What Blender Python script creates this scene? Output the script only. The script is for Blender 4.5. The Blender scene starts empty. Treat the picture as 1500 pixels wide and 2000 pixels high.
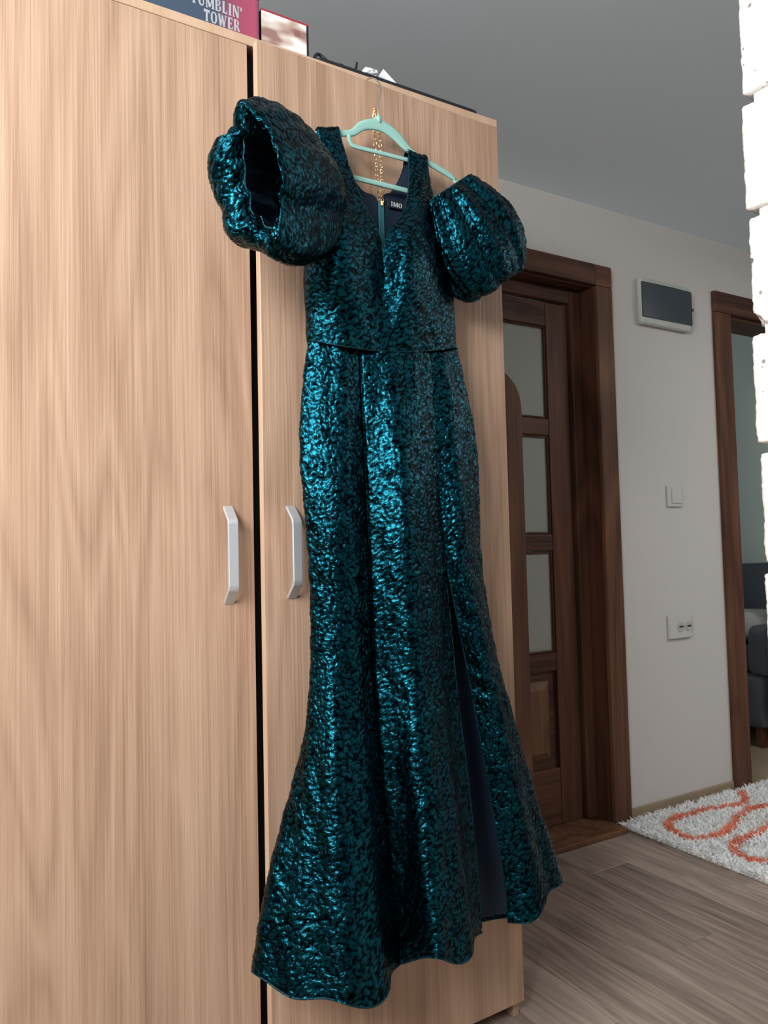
import bpy, bmesh, math, random
import numpy as np
from mathutils import Vector, Matrix

random.seed(7)
RNG = np.random.default_rng(11)
SC = bpy.context.scene
COL = SC.collection

# ------------------------------------------------------------------ camera
cam_data = bpy.data.cameras.new('camera')
cam = bpy.data.objects.new('camera', cam_data)
COL.objects.link(cam)
FWD = Vector((0.50722738, 0.86036097, 0.04999378))
RGT = Vector((0.86179573, -0.50672286, -0.02323926))
UPV = Vector((-0.00533884, -0.05487202, 0.99847912))
M = Matrix((RGT, UPV, -FWD)).transposed().to_4x4()
M.translation = Vector((0.0, 0.0, 1.051))
cam.matrix_world = M
cam_data.sensor_fit = 'VERTICAL'
cam_data.sensor_height = 36.0
cam_data.lens = 1480.0 / 2000.0 * 36.0
cam_data.clip_start = 0.02
SC.camera = cam

# ------------------------------------------------------------------ world, daylight, exposure
world = bpy.data.worlds.new('world')
SC.world = world
world.use_nodes = True
bg = world.node_tree.nodes['Background']
bg.inputs[0].default_value = (0.75, 0.88, 1.0, 1)
bg.inputs[1].default_value = 1.0

def area_light(name, loc, direction, sx, sy, power, color):
    d = bpy.data.lights.new(name, 'AREA')
    d.shape = 'RECTANGLE'; d.size = sx; d.size_y = sy
    d.energy = power; d.color = color
    o = bpy.data.objects.new(name, d); COL.objects.link(o)
    o.location = loc
    o.rotation_euler = Vector(direction).to_track_quat('-Z', 'Y').to_euler()
    return o
# daylight entering by the room's high window, plus added unseen fills for hall and back room
area_light('daylight_window', (-1.14, 0.02, 2.0), (1, 0.15, -0.5), 1.4, 0.70, 101.0, (1.0, 1.0, 1.0))
area_light('hall_fill_light', (3.3, 0.50, 2.325), (0, 0, -1), 0.5, 0.5, 19.0, (1.0, 1.0, 0.98))
area_light('back_room_fill_light', (3.0, 4.05, 1.5), (0, -1, 0), 1.0, 1.1, 3.0, (0.95, 1.0, 0.93))  # added fill that brightens the dim back room and the frosted panes

SC.view_settings.view_transform = 'Standard'
SC.view_settings.look = 'None'
SC.view_settings.gamma = 1.0
SC.view_settings.exposure = 0.0
SC.view_settings.use_curve_mapping = False

# ------------------------------------------------------------------ object helpers
def link(o, parent=None):
    COL.objects.link(o)
    if parent is not None:
        o.parent = parent
    return o

def origin_of(o):
    v = Vector((0, 0, 0))
    while o is not None:
        v = v + Vector(o.location)
        o = o.parent
    return v

def mesh_obj(name, verts, faces, mat, parent=None, smooth=False, uv=None):
    """One mesh object from world-space vertices."""
    off = origin_of(parent) if parent is not None else Vector((0, 0, 0))
    me = bpy.data.meshes.new(name)
    verts = np.asarray(verts, dtype=np.float64) - np.array(off)
    me.from_pydata([tuple(v) for v in verts], [], [tuple(f) for f in faces])
    if smooth:
        me.polygons.foreach_set('use_smooth', [True] * len(me.polygons))
    me.materials.append(mat)
    me.update()
    return link(bpy.data.objects.new(name, me), parent)

def bm_obj(name, bm, mat, parent=None, smooth=False):
    off = origin_of(parent) if parent is not None else Vector((0, 0, 0))
    bmesh.ops.translate(bm, verts=bm.verts, vec=-off)
    me = bpy.data.meshes.new(name)
    bm.normal_update()
    bm.to_mesh(me); bm.free()
    if smooth:
        me.polygons.foreach_set('use_smooth', [True] * len(me.polygons))
    me.materials.append(mat)
    return link(bpy.data.objects.new(name, me), parent)

def add_box(bm, lo, hi, bevel=0.0, seg=2):
    r = bmesh.ops.create_cube(bm, size=1.0)
    vs = r['verts']
    for v in vs:
        v.co = Vector([lo[i] + (v.co[i] + 0.5) * (hi[i] - lo[i]) for i in range(3)])
    if bevel > 0:
        es = list({e for v in vs for e in v.link_edges})
        bmesh.ops.bevel(bm, geom=es, offset=bevel, segments=seg, profile=0.5, affect='EDGES')

def box(name, lo, hi, mat, parent=None, bevel=0.0, seg=2):
    bm = bmesh.new(); add_box(bm, lo, hi, bevel, seg)
    return bm_obj(name, bm, mat, parent)

def root(name, loc, label, cat, group=None):
    o = bpy.data.objects.new(name, None)
    o.empty_display_size = 0.05
    o.location = loc
    link(o); tag(o, label, cat, group)
    return o

def tag(o, label=None, cat=None, group=None, kind=None):
    if label: o['label'] = label
    if cat: o['category'] = cat
    if group: o['group'] = group
    if kind: o['kind'] = kind
    return o

def struct_root(name, loc=(0, 0, 0)):
    o = bpy.data.objects.new(name, None); o.empty_display_size = 0.05
    o.location = loc; link(o); o['kind'] = 'structure'
    return o

def sweep(path, w, h, side_hint, ring=10, power=2.6, closed_caps=True):
    """Tube with a rounded-rectangle section along a path; w across side_hint, h across the other axis. w/h may be lists."""
    P = np.asarray(path, float); n = len(P)
    W = np.broadcast_to(np.asarray(w, float), (n,)); H = np.broadcast_to(np.asarray(h, float), (n,))
    T = np.gradient(P, axis=0); T /= np.linalg.norm(T, axis=1)[:, None]
    sh = np.asarray(side_hint, float)
    verts = []
    for i in range(n):
        s = sh - T[i] * (sh @ T[i]); s /= np.linalg.norm(s)
        q = np.cross(T[i], s)
        for k in range(ring):
            a = 2 * math.pi * (k + 0.5) / ring
            c, d = math.cos(a), math.sin(a)
            c = math.copysign(abs(c) ** (2 / power), c); d = math.copysign(abs(d) ** (2 / power), d)
            verts.append(P[i] + s * c * W[i] / 2 + q * d * H[i] / 2)
    faces = []
    for i in range(n - 1):
        for k in range(ring):
            a = i * ring + k; b = i * ring + (k + 1) % ring
            faces.append((a, b, b + ring, a + ring))
    faces.append(tuple(range(ring - 1, -1, -1)))
    faces.append(tuple((n - 1) * ring + k for k in range(ring)))
    return np.array(verts), faces

def catmull(P, m):
    """Resample a polyline of points (n, d) into m points with a Catmull-Rom spline."""
    P = np.asarray(P, float); n = len(P)
    E = np.concatenate([[2 * P[0] - P[1]], P, [2 * P[-1] - P[-2]]])
    t = np.linspace(0, n - 1, m); i = np.minimum(t.astype(int), n - 2); f = t - i
    sh = (len(t),) + (1,) * (P.ndim - 1); f = f.reshape(sh)
    a, b, c, d = E[i], E[i + 1], E[i + 2], E[i + 3]
    return 0.5 * ((2 * b) + (c - a) * f + (2 * a - 5 * b + 4 * c - d) * f ** 2 + (3 * b - a - 3 * c + d) * f ** 3)

# ------------------------------------------------------------------ materials
def new_mat(name):
    m = bpy.data.materials.new(name); m.use_nodes = True
    nt = m.node_tree
    return m, nt, nt.nodes['Principled BSDF']

def N(nt, kind, **kw):
    n = nt.nodes.new(kind)
    for k, v in kw.items():
        if k.startswith('i_'):
            key = k[2:]
            key = int(key) if key.isdigit() else key.replace('_', ' ')
            n.inputs[key].default_value = v
        else:
            setattr(n, k, v)
    return n

def L(nt, a, ao, b, bi):
    nt.links.new(a.outputs[ao], b.inputs[bi])

def ramp(nt, stops):
    r = nt.nodes.new('ShaderNodeValToRGB')
    e = r.color_ramp.elements
    while len(e) > 1: e.remove(e[-1])
    e[0].position = stops[0][0]; e[0].color = (*stops[0][1], 1)
    for p, c in stops[1:]:
        x = e.new(p); x.color = (*c, 1)
    return r

def plain(name, col, rough=0.5, metal=0.0, spec=0.5, bump=0.0, bscale=60.0, var=0.0):
    m, nt, b = new_mat(name)
    b.inputs['Base Color'].default_value = (*col, 1)
    b.inputs['Roughness'].default_value = rough
    b.inputs['Metallic'].default_value = metal
    b.inputs['Specular IOR Level'].default_value = spec
    tc = N(nt, 'ShaderNodeTexCoord')
    if bump > 0:
        no = N(nt, 'ShaderNodeTexNoise', i_Scale=bscale, i_Detail=4.0)
        L(nt, tc, 'Object', no, 'Vector')
        bp = N(nt, 'ShaderNodeBump', i_Strength=bump, i_Distance=0.004)
        L(nt, no, 0, bp, 'Height'); L(nt, bp, 0, b, 'Normal')
    if var > 0:
        n2 = N(nt, 'ShaderNodeTexNoise', i_Scale=bscale * 0.08, i_Detail=3.0)
        L(nt, tc, 'Object', n2, 'Vector')
        r = ramp(nt, [(0.3, tuple(c * (1 - var) for c in col)), (0.7, tuple(min(1, c * (1 + var)) for c in col))])
        L(nt, n2, 0, r, 0); L(nt, r, 0, b, 'Base Color')
    return m

def wood(name, stops, grain_axis='Z', band=7.0, pore=(260.0, 5.0), rough=0.4, bump=0.25, knots=0.0, rand=0.0, spec=0.4, warp=1.0, bandmix=0.6):
    """Stretched-noise wood: cathedral bands plus fine pores, long along grain_axis."""
    m, nt, b = new_mat(name)
    tc = N(nt, 'ShaderNodeTexCoord')
    oi = N(nt, 'ShaderNodeObjectInfo')
    addv = N(nt, 'ShaderNodeVectorMath', operation='MULTIPLY_ADD')
    L(nt, oi, 'Random', addv, 0); addv.inputs[1].default_value = (rand * 13, rand * 17, rand * 7)
    L(nt, tc, 'Object', addv, 2)
    def mapped(across, along):
        mp = N(nt, 'ShaderNodeMapping')
        s = [across] * 3; s['XYZ'.index(grain_axis)] = along
        mp.inputs['Scale'].default_value = s
        L(nt, addv, 0, mp, 'Vector'); return mp
    mp1 = mapped(band, band * 0.11)
    n1 = N(nt, 'ShaderNodeTexNoise', i_Scale=1.0, i_Detail=2.0, i_Roughness=0.45, i_Distortion=0.4 * warp)
    L(nt, mp1, 0, n1, 'Vector')
    mul = N(nt, 'ShaderNodeMath', operation='MULTIPLY'); mul.inputs[1].default_value = 15.0
    L(nt, n1, 0, mul, 0)
    fr = N(nt, 'ShaderNodeMath', operation='PINGPONG'); fr.inputs[1].default_value = 1.0
    L(nt, mul, 0, fr, 0)
    mp2 = mapped(*pore)
    n2 = N(nt, 'ShaderNodeTexNoise', i_Scale=1.0, i_Detail=3.0, i_Roughness=0.6)
    L(nt, mp2, 0, n2, 'Vector')
    mp3 = mapped(pore[0] * 0.12, pore[1] * 0.1)
    n3 = N(nt, 'ShaderNodeTexNoise', i_Scale=1.0, i_Detail=2.0)
    L(nt, mp3, 0, n3, 'Vector')
    mx = N(nt, 'ShaderNodeMath', operation='MULTIPLY'); mx.inputs[1].default_value = bandmix * 0.5
    L(nt, fr, 0, mx, 0)
    m2 = N(nt, 'ShaderNodeMath', operation='MULTIPLY_ADD'); m2.inputs[1].default_value = 0.75
    L(nt, n2, 0, m2, 0); L(nt, mx, 0, m2, 2)
    m3 = N(nt, 'ShaderNodeMath', operation='MULTIPLY_ADD'); m3.inputs[1].default_value = 0.6
    L(nt, n3, 0, m3, 0); L(nt, m2, 0, m3, 2)
    m4 = N(nt, 'ShaderNodeMath', operation='SUBTRACT'); m4.inputs[1].default_value = 0.40
    L(nt, m3, 0, m4, 0)
    src = m4
    if knots > 0:
        mpk = mapped(9.0, 5.0)
        vk = N(nt, 'ShaderNodeTexVoronoi', i_Scale=0.5)
        L(nt, mpk, 0, vk, 'Vector')
        rk = ramp(nt, [(0.0, (1, 1, 1)), (0.16, (0, 0, 0))])
        L(nt, vk, 'Distance', rk, 0)
        mk = N(nt, 'ShaderNodeMath', operation='MULTIPLY_ADD'); mk.inputs[1].default_value = -knots
        L(nt, rk, 0, mk, 0); L(nt, m4, 0, mk, 2)
        src = mk
    if rand > 0:
        mr = N(nt, 'ShaderNodeMath', operation='MULTIPLY_ADD'); mr.inputs[1].default_value = 0.3
        L(nt, oi, 'Random', mr, 0); L(nt, src, 0, mr, 2)
        ms = N(nt, 'ShaderNodeMath', operation='SUBTRACT'); ms.inputs[1].default_value = 0.15
        L(nt, mr, 0, ms, 0); src = ms
    r = ramp(nt, stops)
    L(nt, src, 0, r, 0); L(nt, r, 0, b, 'Base Color')
    b.inputs['Roughness'].default_value = rough
    b.inputs['Specular IOR Level'].default_value = spec
    bp = N(nt, 'ShaderNodeBump', i_Strength=bump, i_Distance=0.002)
    L(nt, m2, 0, bp, 'Height'); L(nt, bp, 0, b, 'Normal')
    return m

MAT = {}
MAT['laminate'] = wood('laminate_oak', [(0.05, (0.29, 0.17, 0.11)), (0.35, (0.43, 0.275, 0.185)), (0.62, (0.53, 0.355, 0.25)), (0.95, (0.63, 0.455, 0.345))], band=7.0, pore=(210.0, 2.4), rough=0.36, bump=0.5, bandmix=0.4)
MAT['laminate_edge'] = wood('laminate_edge_band', [(0.1, (0.50, 0.33, 0.215)), (0.9, (0.62, 0.44, 0.31))], band=3.0, rough=0.35, bump=0.05)
MAT['carcass'] = plain('carcass_shade', (0.02, 0.02, 0.022), 0.7)  # near-black colour carries the shade inside the closed wardrobe
MAT['alu'] = plain('brushed_aluminium', (0.74, 0.77, 0.80), 0.42, 0.7)
MAT['door_wood'] = wood('stained_pine', [(0.02, (0.028, 0.011, 0.007)), (0.4, (0.075, 0.03, 0.017)), (0.75, (0.13, 0.055, 0.03)), (1.0, (0.19, 0.085, 0.045))], band=5.0, pore=(120.0, 3.0), rough=0.55, bump=0.15, knots=0.35, rand=1.0, spec=0.25)
MAT['door_wood_light'] = wood('stained_pine_light', [(0.02, (0.06, 0.026, 0.014)), (0.4, (0.14, 0.065, 0.034)), (0.8, (0.22, 0.11, 0.055)), (1.0, (0.30, 0.16, 0.085))], band=5.0, pore=(120.0, 3.0), rough=0.55, bump=0.15, knots=0.35, rand=1.0, spec=0.25)
MAT['door_wood_x'] = wood('stained_pine_cross', [(0.02, (0.028, 0.011, 0.007)), (0.4, (0.085, 0.035, 0.02)), (0.8, (0.15, 0.065, 0.035)), (1.0, (0.2, 0.09, 0.05))], grain_axis='X', band=5.0, pore=(120.0, 3.0), rough=0.55, bump=0.15, knots=0.25, rand=1.0, spec=0.25)
MAT['plank'] = wood('laminate_floor', [(0.0, (0.14, 0.10, 0.08)), (0.4, (0.29, 0.22, 0.18)), (0.7, (0.42, 0.33, 0.275)), (1.0, (0.53, 0.44, 0.375))], grain_axis='Y', band=11.0, pore=(90.0, 4.0), rough=0.42, bump=0.12, rand=1.0, bandmix=0.45)
MAT['skirting'] = plain('skirting_beige', (0.27, 0.20, 0.13), 0.5, var=0.1)
MAT['raw_wall'] = plain('raw_plaster', (0.34, 0.34, 0.34), 0.9)
MAT['subfloor'] = plain('subfloor', (0.05, 0.04, 0.035), 0.9)
MAT['wall'] = plain('wall_paint', (0.53, 0.505, 0.48), 0.85, bump=0.08, bscale=140.0)
MAT['ceiling'] = plain('ceiling_paint', (0.70, 0.79, 0.84), 0.9)
MAT['green_wall'] = plain('back_room_paint', (0.50, 0.54, 0.48), 0.85)
MAT['mortar'] = plain('mortar', (0.62, 0.62, 0.61), 0.95, bump=0.8, bscale=90.0)
MAT['mint'] = plain('mint_velvet', (0.27, 0.49, 0.43), 0.75, spec=0.2, bump=0.1, bscale=900.0)
MAT['steel'] = plain('hook_steel', (0.75, 0.70, 0.64), 0.3, 1.0)
MAT['gold'] = plain('gold_chain', (0.95, 0.68, 0.36), 0.22, 1.0)
MAT['navy'] = plain('navy_lining', (0.014, 0.026, 0.048), 0.6, spec=0.2, bump=0.12, bscale=300.0)
MAT['zip_tape'] = plain('teal_zip_tape', (0.03, 0.16, 0.19), 0.5)
MAT['label_cloth'] = plain('label_cloth', (0.012, 0.014, 0.024), 0.6)
MAT['label_thread'] = plain('label_thread', (0.62, 0.66, 0.70), 0.6)
MAT['plastic_white'] = plain('switch_plastic', (0.52, 0.51, 0.49), 0.4)
MAT['plastic_hole'] = plain('socket_hole', (0.03, 0.03, 0.03), 0.6)
MAT['panel_grey'] = plain('panel_frame', (0.44, 0.455, 0.42), 0.45)
MAT['smoked'] = plain('smoked_cover', (0.035, 0.048, 0.058), 0.25)
MAT['black'] = plain('black_plastic', (0.012, 0.014, 0.018), 0.45)
MAT['paper'] = plain('paper', (0.75, 0.80, 0.80), 0.8)
MAT['glass'] = plain('frosted_glass', (0.32, 0.33, 0.29), 0.45, bump=0.5, bscale=260.0)
MAT['pile'] = plain('rug_pile', (0.93, 0.94, 0.93), 0.9, var=0.03)
MAT['pile_orange'] = plain('rug_pile_orange', (0.86, 0.26, 0.15), 0.9, var=0.12)
def fibre(m):
    nt = m.node_tree; b = nt.nodes['Principled BSDF']; out = nt.nodes['Material Output']
    tr = N(nt, 'ShaderNodeBsdfTranslucent'); mx = N(nt, 'ShaderNodeMixShader'); mx.inputs[0].default_value = 0.4
    for l in nt.links:
        if l.to_node == b and l.to_socket.name == 'Base Color': nt.links.new(l.from_socket, tr.inputs['Color'])
    L(nt, b, 0, mx, 1); L(nt, tr, 0, mx, 2); L(nt, mx, 0, out, 'Surface')
fibre(MAT['pile']); fibre(MAT['pile_orange'])
MAT['rug_back'] = plain('rug_backing', (0.55, 0.54, 0.50), 0.95)
MAT['navy_cloth'] = plain('blanket_navy', (0.045, 0.06, 0.09), 0.85, bump=0.4, bscale=60.0)
MAT['slate_cloth'] = plain('armchair_slate', (0.06, 0.065, 0.075), 0.85, bump=0.3, bscale=120.0)
MAT['pale_cloth'] = plain('pale_cloth', (0.42, 0.42, 0.38), 0.85, bump=0.4, bscale=60.0)
MAT['white_frame'] = plain('window_frame_white', (0.8, 0.8, 0.8), 0.4)

def make_block_mat():
    m, nt, b = new_mat('aerated_concrete')
    tc = N(nt, 'ShaderNodeTexCoord'); oi = N(nt, 'ShaderNodeObjectInfo')
    ad = N(nt, 'ShaderNodeVectorMath', operation='MULTIPLY_ADD'); ad.inputs[1].default_value = (3.1, 5.7, 7.3)
    L(nt, oi, 'Random', ad, 0); L(nt, tc, 'Object', ad, 2)
    v = N(nt, 'ShaderNodeTexVoronoi', i_Scale=42.0); L(nt, ad, 0, v, 'Vector')
    n = N(nt, 'ShaderNodeTexNoise', i_Scale=16.0, i_Detail=3.0); L(nt, ad, 0, n, 'Vector')
    th = N(nt, 'ShaderNodeMath', operation='MULTIPLY_ADD'); th.inputs[1].default_value = -0.75; th.inputs[2].default_value = 0.42
    L(nt, n, 0, th, 0)
    sub = N(nt, 'ShaderNodeMath', operation='SUBTRACT'); L(nt, v, 'Distance', sub, 0); L(nt, th, 0, sub, 1)
    r = ramp(nt, [(0.0, (0.25, 0.24, 0.23)), (0.10, (0.83, 0.82, 0.79))])
    L(nt, sub, 0, r, 0)
    n2 = N(nt, 'ShaderNodeTexNoise', i_Scale=5.0, i_Detail=5.0); L(nt, ad, 0, n2, 'Vector')
    r2 = ramp(nt, [(0.35, (0.90, 0.84, 0.78)), (0.65, (1, 1, 1))]); L(nt, n2, 0, r2, 0)
    mx = N(nt, 'ShaderNodeMix', data_type='RGBA', blend_type='MULTIPLY'); mx.inputs[0].default_value = 1.0
    nt.links.new(r.outputs[0], mx.inputs[6]); nt.links.new(r2.outputs[0], mx.inputs[7])
    nt.links.new(mx.outputs[2], b.inputs['Base Color'])
    b.inputs['Roughness'].default_value = 0.95
    n3 = N(nt, 'ShaderNodeTexNoise', i_Scale=180.0, i_Detail=3.0); L(nt, ad, 0, n3, 'Vector')
    bp0 = N(nt, 'ShaderNodeBump', i_Strength=0.25, i_Distance=0.003); L(nt, n3, 0, bp0, 'Height')
    bp = N(nt, 'ShaderNodeBump', i_Strength=0.7, i_Distance=0.006); L(nt, r, 0, bp, 'Height'); L(nt, bp0, 0, bp, 'Normal')
    L(nt, bp, 0, b, 'Normal')
    return m
MAT['block'] = make_block_mat()

def make_brocade():
    """Metallic teal cloque: foil on the puffs, dark thread in the creases."""
    m, nt, b = new_mat('teal_brocade')
    uv = N(nt, 'ShaderNodeUVMap', uv_map='fabric')
    at = N(nt, 'ShaderNodeAttribute', attribute_name='puff')
    n1 = N(nt, 'ShaderNodeTexNoise', noise_dimensions='2D', i_Scale=150.0, i_Detail=3.0, i_Roughness=0.6); L(nt, uv, 0, n1, 'Vector')
    n2 = N(nt, 'ShaderNodeTexNoise', noise_dimensions='2D', i_Scale=1100.0, i_Detail=1.0); L(nt, uv, 0, n2, 'Vector')
    ad = N(nt, 'ShaderNodeMath', operation='MULTIPLY_ADD'); ad.inputs[1].default_value = 0.4
    L(nt, n1, 0, ad, 0); L(nt, at, 'Fac', ad, 2)
    r = ramp(nt, [(0.22, (0.0004, 0.0012, 0.002)), (0.55, (0.0012, 0.015, 0.022)), (0.95, (0.0048, 0.063, 0.089))])
    L(nt, ad, 0, r, 0)
    L(nt, r, 0, b, 'Base Color')
    b.inputs['Metallic'].default_value = 1.0
    rr = N(nt, 'ShaderNodeMapRange'); rr.inputs['From Min'].default_value = 0.3; rr.inputs['From Max'].default_value = 1.0
    rr.inputs['To Min'].default_value = 0.36; rr.inputs['To Max'].default_value = 0.20
    L(nt, ad, 0, rr, 0); L(nt, rr, 0, b, 'Roughness')
    # crumpled foil between the creases
    v = N(nt, 'ShaderNodeTexVoronoi', voronoi_dimensions='2D', i_Scale=170.0); 
    dn = N(nt, 'ShaderNodeTexNoise', noise_dimensions='2D', i_Scale=120.0, i_Detail=2.0); L(nt, uv, 0, dn, 'Vector')
    dm = N(nt, 'ShaderNodeVectorMath', operation='MULTIPLY_ADD'); dm.inputs[1].default_value = (0.012, 0.012, 0.0)
    L(nt, dn, 'Color', dm, 0); L(nt, uv, 0, dm, 2); L(nt, dm, 0, v, 'Vector')
    b1 = N(nt, 'ShaderNodeBump', i_Strength=0.4, i_Distance=0.0016); L(nt, v, 'Distance', b1, 'Height')
    b2 = N(nt, 'ShaderNodeBump', i_Strength=0.3, i_Distance=0.0006); L(nt, n2, 0, b2, 'Height'); L(nt, b1, 0, b2, 'Normal')
    L(nt, b2, 0, b, 'Normal')
    return m
MAT['brocade'] = make_brocade()
MAT['brocade_edge'] = plain('teal_edge', (0.005, 0.045, 0.062), 0.4, 0.8, bump=0.5, bscale=300.0)

# ================================================================== SETTING
Y0 = 1.355          # wardrobe door plane
YW = 2.067          # face of the door wall
ZC = 2.374          # ceiling height
WT = 0.14           # door wall thickness

def multi_box(name, boxes, mat, parent=None, bevel=0.0):
    bm = bmesh.new()
    for lo, hi in boxes: add_box(bm, lo, hi, bevel)
    return bm_obj(name, bm, mat, parent)

# floor: a slab carrying the laminate planks
floor = box('floor', (-1.38, -2.55, -0.12), (4.45, 4.15, -0.009), MAT['subfloor']); tag(floor, kind='structure')
PW, PL, PT = 0.166, 1.20, 0.008
def plank_mesh(w, l):
    bm = bmesh.new(); add_box(bm, (0.0006, 0.0008, -PT), (w - 0.0006, l - 0.0008, 0), 0.0012, 1)
    me = bpy.data.meshes.new('plank'); bm.to_mesh(me); bm.free(); me.materials.append(MAT['plank'])
    return me
full = plank_mesh(PW, PL)
k0 = int(math.floor((-1.17 - 1.64) / PW) + 1); 
for k in range(k0, 15):
    x0 = 1.64 + PW * k
    j0 = 1.37 if k == 0 else 1.37 + ((k * 0.37) % 1.0) * PL
    j0 -= PL * 5
    y = j0
    while y < 2.07:
        a, b = max(y, -2.5), min(y + PL, 2.066)
        if b - a > 0.02:
            me = full if (b - a) > PL - 1e-4 else plank_mesh(PW, b - a)
            o = bpy.data.objects.new('plank', me); o.location = (x0, a, 0); link(o, floor)
        y += PL
tag(box('floor_back_room', (-1.3, 2.068, -0.009), (4.4, 4.1, -0.001), MAT['skirting']), kind='structure')

tag(box('ceiling', (-1.38, -2.55, ZC), (4.45, 4.15, ZC + 0.1), MAT['ceiling']), kind='structure')

# the door wall with its two openings
D1 = (1.40, 2.18, 2.055); D2 = (2.994, 3.76, 2.06)
tag(multi_box('wall_far', [((-1.38, YW, -0.009), (D1[0], YW + WT, ZC)), ((D1[0], YW, D1[2]), (D1[1], YW + WT, ZC)),
     ((D1[1], YW, -0.009), (D2[0], YW + WT, ZC)), ((D2[0], YW, D2[2]), (D2[1], YW + WT, ZC)), ((D2[1], YW, -0.009), (4.45, YW + WT, ZC))], MAT['wall']), kind='structure')
# window wall on the left: a wide high window, Y -0.70..0.74, Z 1.60..2.35
tag(multi_box('wall_left', [((-1.38, -2.55, -0.1), (-1.20, -0.70, ZC)), ((-1.38, 0.74, -0.1), (-1.20, YW, ZC)),
     ((-1.38, -0.70, -0.1), (-1.20, 0.74, 1.60)), ((-1.38, -0.70, 2.352), (-1.20, 0.74, ZC))], MAT['raw_wall']), kind='structure')
w1 = struct_root('window_1', (-1.30, 0.02, 1.60))
for nm, lo, hi in [('sill', (-1.39, -0.70, 1.60), (-1.22, 0.74, 1.62)), ('head', (-1.36, -0.70, 2.33), (-1.30, 0.74, 2.35)),
                   ('jamb', (-1.36, -0.70, 1.62), (-1.30, -0.675, 2.33)), ('jamb', (-1.36, 0.715, 1.62), (-1.30, 0.74, 2.33)),
                   ('mullion', (-1.36, -0.01, 1.62), (-1.30, 0.05, 2.33))]:
    box(nm, lo, hi, MAT['white_frame'], w1, 0.004)
tag(box('wall_back', (-1.38, -2.65, -0.1), (1.40, -2.50, ZC), MAT['raw_wall']), kind='structure')
tag(box('wall_room_right', (1.25, -2.5, -0.1), (1.40, -1.0, ZC), MAT['raw_wall']), kind='structure')
tag(box('wall_hall_front', (1.40, -1.15, -0.1), (4.45, -1.0, ZC), MAT['raw_wall']), kind='structure')
tag(box('wall_hall_right', (3.98, -1.0, -0.1), (4.10, YW, ZC), MAT['raw_wall']), kind='structure')
tag(box('wall_back_room_right', (4.30, YW + WT, -0.1), (4.45, 4.1, ZC), MAT['green_wall']), kind='structure')
tag(multi_box('wall_back_room_far', [((-1.35, 4.08, -0.1), (2.4, 4.2, ZC)), ((3.6, 4.08, -0.1), (4.4, 4.2, ZC)),
     ((2.4, 4.08, -0.1), (3.6, 4.2, 0.9)), ((2.4, 4.08, 2.1), (3.6, 4.2, ZC))], MAT['green_wall']), kind='structure')

# unplastered block pier on the right, ending beside the wardrobe
wr = multi_box('wall_right', [((1.212, 0.500, 0.0), (1.388, 0.764, ZC))], MAT['mortar']); tag(wr, kind='structure')
def block_mesh(length, seed):
    r = np.random.default_rng(seed)
    dims = (0.2, length, 0.186)
    nx, ny, nz = 16, max(6, int(length / 0.006)), 34
    # surface grid of a box
    verts = {}; V = []; F = []
    def vid(i, j, k):
        key = (i, j, k)
        if key not in verts:
            verts[key] = len(V); V.append((i / nx, j / ny, k / nz))
        return verts[key]
    for j in range(ny):
        for k in range(nz):
            F.append((vid(0, j, k), vid(0, j, k + 1), vid(0, j + 1, k + 1), vid(0, j + 1, k)))
            F.append((vid(nx, j, k), vid(nx, j + 1, k), vid(nx, j + 1, k + 1), vid(nx, j, k + 1)))
    for i in range(nx):
        for k in range(nz):
            F.append((vid(i, 0, k), vid(i + 1, 0, k), vid(i + 1, 0, k + 1), vid(i, 0, k + 1)))
            F.append((vid(i, ny, k), vid(i, ny, k + 1), vid(i + 1, ny, k + 1), vid(i + 1, ny, k)))
    for i in range(nx):
        for j in range(ny):
            F.append((vid(i, j, 0), vid(i, j + 1, 0), vid(i + 1, j + 1, 0), vid(i + 1, j, 0)))
            F.append((vid(i, j, nz), vid(i + 1, j, nz), vid(i + 1, j + 1, nz), vid(i, j + 1, nz)))
    P = np.array(V) * np.array(dims)
    D = np.array(dims)
    # irregular rounded edges
    ph = r.uniform(0, 6.28, 12)
    wob = (np.sin(P[:, 1] * 61 + ph[0]) + np.sin(P[:, 2] * 83 + ph[1]) + np.sin(P[:, 1] * 143 + P[:, 2] * 57 + ph[2])) / 3
    rad = 0.0055 + 0.003 * wob
    rad = np.clip(rad, 0.002, 0.012)[:, None]
    inner = np.clip(P, rad, D - rad)
    d = P - inner; ln = np.linalg.norm(d, axis=1)[:, None]
    Q = np.where(ln > 1e-9, inner + d / np.maximum(ln, 1e-9) * np.minimum(ln, rad), P)
    Q += r.normal(0, 0.0005, Q.shape)
    # a few chipped spots on the edges
    for c in range(5):
        s = np.array([r.choice([0, D[0]]), r.choice([0.0, D[1]]) if c < 3 else r.uniform(0, D[1]), r.choice([0, D[2]])])
        w = np.exp(-(np.linalg.norm(P - s, axis=1) / 0.013) ** 2)[:, None]
        Q += (D / 2 - s) / np.linalg.norm(D / 2 - s) * w * 0.010
    me = bpy.data.meshes.new('block')
    me.from_pydata([tuple(q) for q in Q], [], F)
    me.polygons.foreach_set('use_smooth', [True] * len(F))
    me.materials.append(MAT['block']); me.update()
    return me
BM_half = [block_mesh(0.292, s + 10) for s in range(4)]
for k in range(11):
    o = bpy.data.objects.new('block', BM_half[(k * 7 + k // 3) % 4])
    o.location = (1.20 + random.uniform(-0.002, 0.002), 0.780 - 0.292 + random.uniform(-0.004, 0.004), 0.0015 + 0.2025 * k)
    link(o, wr)
box('top_course', (1.202, 0.490, 2.232), (1.398, 0.778, ZC), MAT['block'], wr, 0.004)

# skirting boards
tag(multi_box('baseboard_far', [((D1[1] + 0.086, YW - 0.012, 0), (D2[0] - 0.105, YW - 0.0005, 0.047))], MAT['skirting'], bevel=0.003), kind='structure')

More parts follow.
